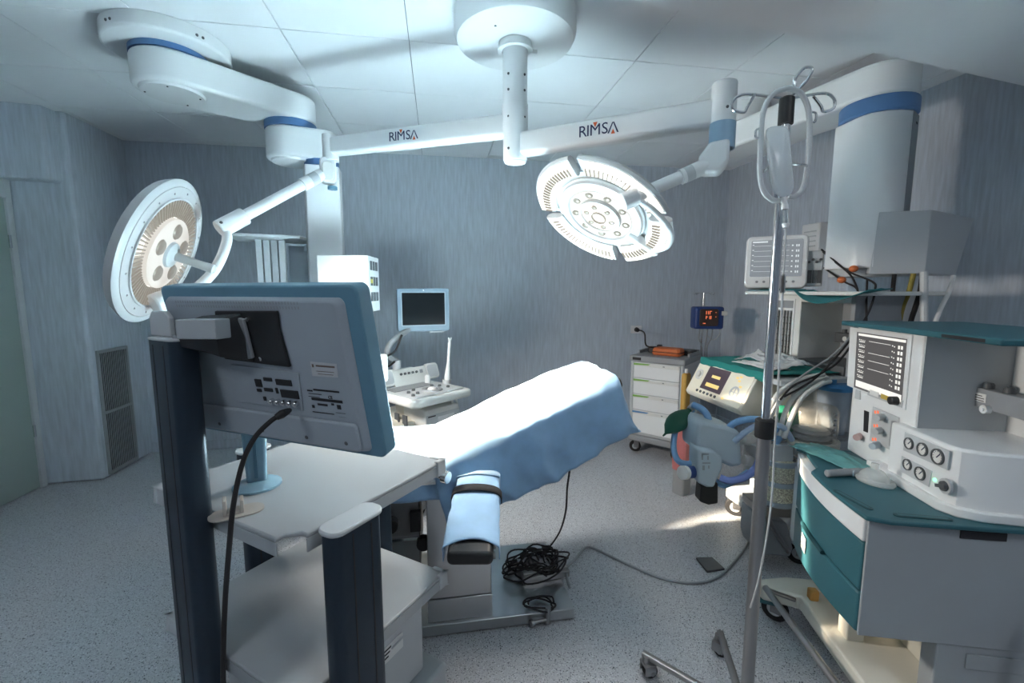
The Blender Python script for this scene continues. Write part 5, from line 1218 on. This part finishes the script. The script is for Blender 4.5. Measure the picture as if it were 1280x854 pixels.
for k in range(4): b.add([(xa+d_.x*.12, ya+d_.y*.12-.002, .523-k*.013), (xa+d_.x*(.85-.1*(k % 2)), ya+d_.y*.85-.002, .520-k*.013), (xa+d_.x*(.85-.1*(k % 2)), ya+d_.y*.85-.002, .525-k*.013), (xa+d_.x*.12, ya+d_.y*.12-.002, .528-k*.013)], [(0, 1, 2, 3)])
b.build('label_print', ink, dw2)
b = MB(); b.cyl((.0, .035, .765), (.0, .018, .765), .010, n=12); b.build('knob', black, nm)
# worktop
fw = frontcurve(14, -.008, -.085, .525)
b = MB(); b.prism(fw[:1]+[(x, y+.035 if i < 5 else y) for i, (x, y) in enumerate(fw[1:])] + [(.545, .02), (.545, .62), (-.085, .62)], WT, WT+.014); wk = b.build('worktop', teal, nm, bevel=.004)
def slot(p, q, wdt, name='hand_slot'):
    a = nz(*p, WT+.014); c = nz(*q, WT+.014); d = c-a; ang = math.atan2(d.y, d.x)
    o = MB().prism(rrect(d.length, wdt, wdt/2-.001, 5), 0, .003, T((a.x+c.x)/2, (a.y+c.y)/2, WT+.0135) @ RZ(ang)).build(name, mat('dark teal groove', (.015, .07, .085), .5), wk)
    MB().prism(rrect(d.length-.02, wdt*.45, wdt*.2, 5), .003, .0036, T((a.x+c.x)/2, (a.y+c.y)/2, WT+.0135) @ RZ(ang)).build('slot_floor', teal, wk)
slot((1043, 613), (1090, 638), .022); slot((1117, 644), (1190, 650), .022)
# body: screen column
SCX = .262; BY = .25
MB().box(-.105, SCX, BY, .62, WT+.012, 1.352).build('screen_column', white, nm, bevel=.006)
MB().box(SCX, .56, .52, .62, WT+.012, 1.352).build('recess_back', white, nm, bevel=.003)
MB().box(SCX, SCX+.004, BY+.004, .52, 1.02, 1.350).build('recess_side', lgrey, nm)
ts = MB().box(-.135, .60, BY-.05, .66, 1.352, 1.372).build('top_shelf', teal, nm, bevel=.005)
MB().box(.40, .55, BY-.0505, BY-.049, 1.356, 1.366).build('shelf_grip', ink, ts)
# lower console
b = MB(); b.prism([(.19, BY-.03), (.44, BY-.03), (.475, BY-.015), (.50, BY+.03), (.53, .53), (.19, .53)], WT+.014, 1.025); cn = b.build('gauge_console', white, nm, bevel=.010, seg=3)
b = MB(); b.prism([(.10, BY-.045), (.445, BY-.045), (.49, BY-.02), (.515, BY+.03), (.545, .56), (.10, .56)], WT+.013, WT+.045); b.build('console_plinth', white, nm, bevel=.005)
GY = BY-.03
pl1 = plate([(1132, 540), (1188, 564), (1185, 588), (1130, 563)], GY, .003, nm, 'gauge_plate', lgrey, .001)
pl2 = plate([(1128, 570), (1166, 589), (1162, 609), (1126, 589)], GY, .003, nm, 'gauge_plate', lgrey, .001)
def gauge(px, py, r, parent, ly=GY-.003):
    x, z = nuv(px, py, ly); A_ = T(x, ly, z) @ RX(math.pi/2)
    g_ = MB().ringlathe([(r*.82, 0), (r, 0), (r, .006), (r*.82, .006)], 22, A_).build('gauge', dgrey, parent)
    MB().lathe([(r*.83, .001), (r*.83, .003), (1e-6, .003)], 20, A_).build('gauge_face', offwhite, g_)
    b = MB(); b.box(-r*.06, r*.06, -r*.2, r*.62, .003, .004, A_ @ RZ(-.7))
    for k in range(9): b.box(-r*.03, r*.03, r*.6, r*.75, .003, .0036, A_ @ RZ(math.radians(-120+30*k)))
    b.build('gauge_needle', navyink, g_)
for px, py, r in ((1137, 554.5, .020), (1154, 562, .022), (1173, 571, .025)): gauge(px, py, r, nm)
for px, py, r in ((1135, 581, .019), (1151, 592, .022)): gauge(px, py, r, nm)
x, z = nuv(1169, 600, GY); MB().lathe([(.006, 0), (.005, .004), (1e-6, .005)], 14, T(x, GY, z) @ RX(math.pi/2)).build('green_light', led_green, nm)
x, z = nuv(1184, 608, GY); kb = MB().ringlathe([(.016, 0), (.024, 0), (.024, .008), (.016, .008)], 22, T(x, GY, z) @ RX(math.pi/2)).build('rotary_switch', lgrey, nm)
b = MB(); b.lathe([(.016, 0), (.015, .014), (1e-6, .014)], 18, T(x, GY, z) @ RX(math.pi/2)); b.box(-.018, .018, -.005, .005, .012, .022, T(x, GY, z) @ RX(math.pi/2) @ RZ(.3)); b.build('switch_lever', dgrey, kb)
# screen
plate([(1064, 409), (1142, 419), (1133, 513), (1060, 482)], BY, .005, nm, 'screen_bezel', white, .002)
plate([(1072, 415), (1134, 424), (1127, 506), (1068, 484)], BY-.005, .002, nm, 'screen', scr_dark)
def quad(x0, y0, x1, y1):
    # screen-relative 0..1 coords -> pixel
    def P(u, v):
        tl, tr_, br_, bl = (1072, 415), (1134, 424), (1127, 506), (1068, 484)
        a = [tl[i]+(tr_[i]-tl[i])*u for i in (0, 1)]; c = [bl[i]+(br_[i]-bl[i])*u for i in (0, 1)]
        return [a[i]+(c[i]-a[i])*v for i in (0, 1)]
    return [P(x0, y0), P(x1, y0), P(x1, y1), P(x0, y1)]
b = MB(); lyS = BY-.0073
def addq(*r):
    q = [nuv(*p, lyS) for p in quad(*r)]; b.add([(x, lyS, z) for x, z in q], [(0, 1, 2, 3)])
addq(.02, .02, .98, .06); addq(.02, .86, .98, .97)
for k in range(8):
    v = .12+k*.09
    for q_ in range(4): addq(.04+q_*.035, v+.004*q_, .06+q_*.035, v+.020)
    addq(.05, v+.035, .16, v+.048); addq(.83, v, .87, v+.055); addq(.89, v, .93, v+.055); addq(.71, v+.01, .73, v+.03); addq(.75, v+.02, .77, v+.04)
for v in (.13, .33, .46, .60): addq(.24, v, .68, v+.007)
b.build('screen_pixels', scr_white, nm)
plate([(1086, 484), (1130, 501), (1128, 510), (1085, 494)], BY-.004, .003, nm, 'key_strip', lgrey, .001)
plate([(1088, 487), (1099, 491), (1098.5, 497), (1087.5, 493)], BY-.007, .002, nm, 'white_key', paper); plate([(1102, 492), (1112, 496), (1111.5, 501.5), (1101.5, 498)], BY-.007, .002, nm, 'yellow_key', mat('yellow key plastic', (.6, .45, .1), .5))
x, z = nuv(1121, 501, BY-.007); MB().lathe([(.016, 0), (.015, .024), (.012, .026), (1e-6, .026)], 18, T(x, BY-.006, z) @ RX(math.pi/2)).build('navigation_knob', black, nm)
plate([(1071, 480), (1076, 481), (1076, 500), (1069, 498)], BY, .003, nm, 'finger_slot', lgrey, .001)
# flow control block
fb_ = plate([(1092, 508), (1125, 522), (1121, 566), (1088, 551)], BY, .004, nm, 'flow_block', lgrey, .002)
plate([(1117, 526), (1123, 528), (1120, 560), (1114, 558)], BY-.004, .010, nm, 'flow_guard', mgrey, .003)
plate([(1081, 513), (1086.5, 515), (1085, 541), (1080, 539)], BY, .003, nm, 'black_slot', ink)
for i, (px, py) in enumerate(((1108, 521), (1106, 538), (1103, 556))):
    x, z = nuv(px-5, py, BY-.004); dirn = Vector((.55, -.8, .0)).normalized()
    MB().cyl((x, BY-.004, z), Vector((x, BY-.004, z))+dirn*.045, .014, .012, n=16).build('flow_knob', lgrey if i < 2 else greyblue, fb_)
b = MB()
for (px, py) in ((1095, 515), (1094, 532), (1092, 549)):
    for dx in (-2.2, 1.2): 
        q = [nuv(px+dx, py-2, BY-.0046), nuv(px+dx+2.4, py-1.2, BY-.0046), nuv(px+dx+2.4, py+2.6, BY-.0046), nuv(px+dx, py+1.8, BY-.0046)]; b.add([(x, BY-.0048, z) for x, z in q], [(0, 1, 2, 3)])
b.build('led_digits', led_red, fb_)
x, z = nuv(1077, 546, BY); b = MB(); b.cyl((x-.01, BY, z), (x+.015, BY-.028, z), .013, n=14); b.build('gas_outlet', mat('dusty pink plastic', (.55, .40, .40), .5), nm)
# vaporiser rail in the recess
A_ = MNi @ W(1174, 490, 1.62); B_ = MNi @ W(1285, 508, 1.28)
RY_ = .42
x0, z0 = nuv(1174, 482, RY_); x1, z1 = nuv(1272, 490, RY_)
zc = (nuv(1174, 472, RY_)[1]+nuv(1174, 496, RY_)[1])/2
rl = MB().box(x0, .57, RY_, RY_+.05, zc-.033, zc+.033).build('vaporiser_rail', mgrey, nm, bevel=.003)
MB().box(x0+.05, .50, RY_+.05, .52, zc-.02, zc+.02).build('rail_mount', lgrey, nm)
for px in (1193, 1216, 1235, 1262):
    x, _ = nuv(px, 475, RY_+.02); MB().lathe([(.015, zc+.033), (.015, zc+.045), (.011, zc+.052), (1e-6, zc+.052)], 14, T(x, RY_+.025, 0)).build('rail_valve', dgrey, rl)
x, z = nuv(1193, 489, RY_); MB().lathe([(.012, 0), (.012, .014), (.005, .014), (.005, .018), (1e-6, .018)], 16, T(x, RY_, zc-.022) @ RX(math.pi/2)).build('rail_pin', white, rl)
x, z = nuv(1237, 500, RY_); MB().lathe([(.014, 0), (.014, .016), (.006, .016), (.006, .02), (1e-6, .02)], 16, T(x, RY_, zc-.030) @ RX(math.pi/2)).build('rail_pin', white, rl)
xa_, _ = nuv(1206, 485, RY_); xb_, _ = nuv(1234, 490, RY_)
MB().box(xa_, xb_, RY_-.0015, RY_, zc-.012, zc+.016).build('rail_label', paper, rl)
b = MB()
for k in range(3): b.box(xa_+.006, xb_-.006-.008*(k == 0), RY_-.0022, RY_-.0015, zc+.007-k*.008, zc+.0095-k*.008)
b.build('label_print', ink, rl)
# items on the worktop
zt = WT+.015
q = WZ(1045, 573, zt)
o = crump((q.x, q.y, zt), .075, .16, .022, 2.2, M=None).build('paper_pouch', mat('pale teal wrap', (.16, .42, .42), .45, trans=.2, ior=1.2), solid=.0015, angle=25); tag(o, 'pale teal crumpled sterile wrap on the teal worktop', 'wrap')
a = WZ(1033, 592, zt+.014); c = WZ(1081, 589, zt+.014)
t = thing('laryngoscope_handle', 'grey cylindrical handle lying on the teal worktop', 'handle', Vector((a.x, a.y, zt)), math.atan2(c.y-a.y, c.x-a.x))
Lh = (c-a).length
MB().lathe([(.010, 0), (.0135, .004), (.0135, Lh*.85), (.011, Lh*.88), (.011, Lh), (1e-6, Lh)], 18, frame((0, 0, .0137), (1, 0, 0))).build('grip', mgrey, t)
MB().cyl((Lh, 0, .0137), (Lh+.02, 0, .0137), .009, n=14).build('tip', dgrey, t)
q = WZ(1092, 603, zt)
t = thing('face_mask', 'clear plastic anaesthetic face mask on the teal worktop', 'face mask', Vector((q.x, q.y, zt)), NR+.4)
b = MB(); ring = [(.052*math.cos(a)*(1+.12*math.cos(a)), .040*math.sin(a), .010) for a in [2*math.pi*i/24 for i in range(24)]]; b.tube(ring, .010, 8, closed=True); b.build('cushion', mask_m, t)
b = MB(); b.lathe([(.046, .012), (.042, .030), (.028, .045), (.013, .050), (.012, .070), (.010, .070)], 24, Matrix.Diagonal((1.05, .85, 1, 1))); b.build('dome', mask_m, t)
MB().cyl((-.055, -.02, .012), (-.085, -.035, .012), .012, n=12).build('valve', greyblue, t)
# hoses hanging at the far right edge beside the near machine
hose('corrugated_hose', [MN @ Vector((.62, .42, .62)), MN @ Vector((.60, .40, .50)), MN @ Vector((.60, .41, .38)), MN @ Vector((.62, .42, .26))], .016, navyblue, 'dark blue hose hanging beside the near machine at the right edge', 'hose')
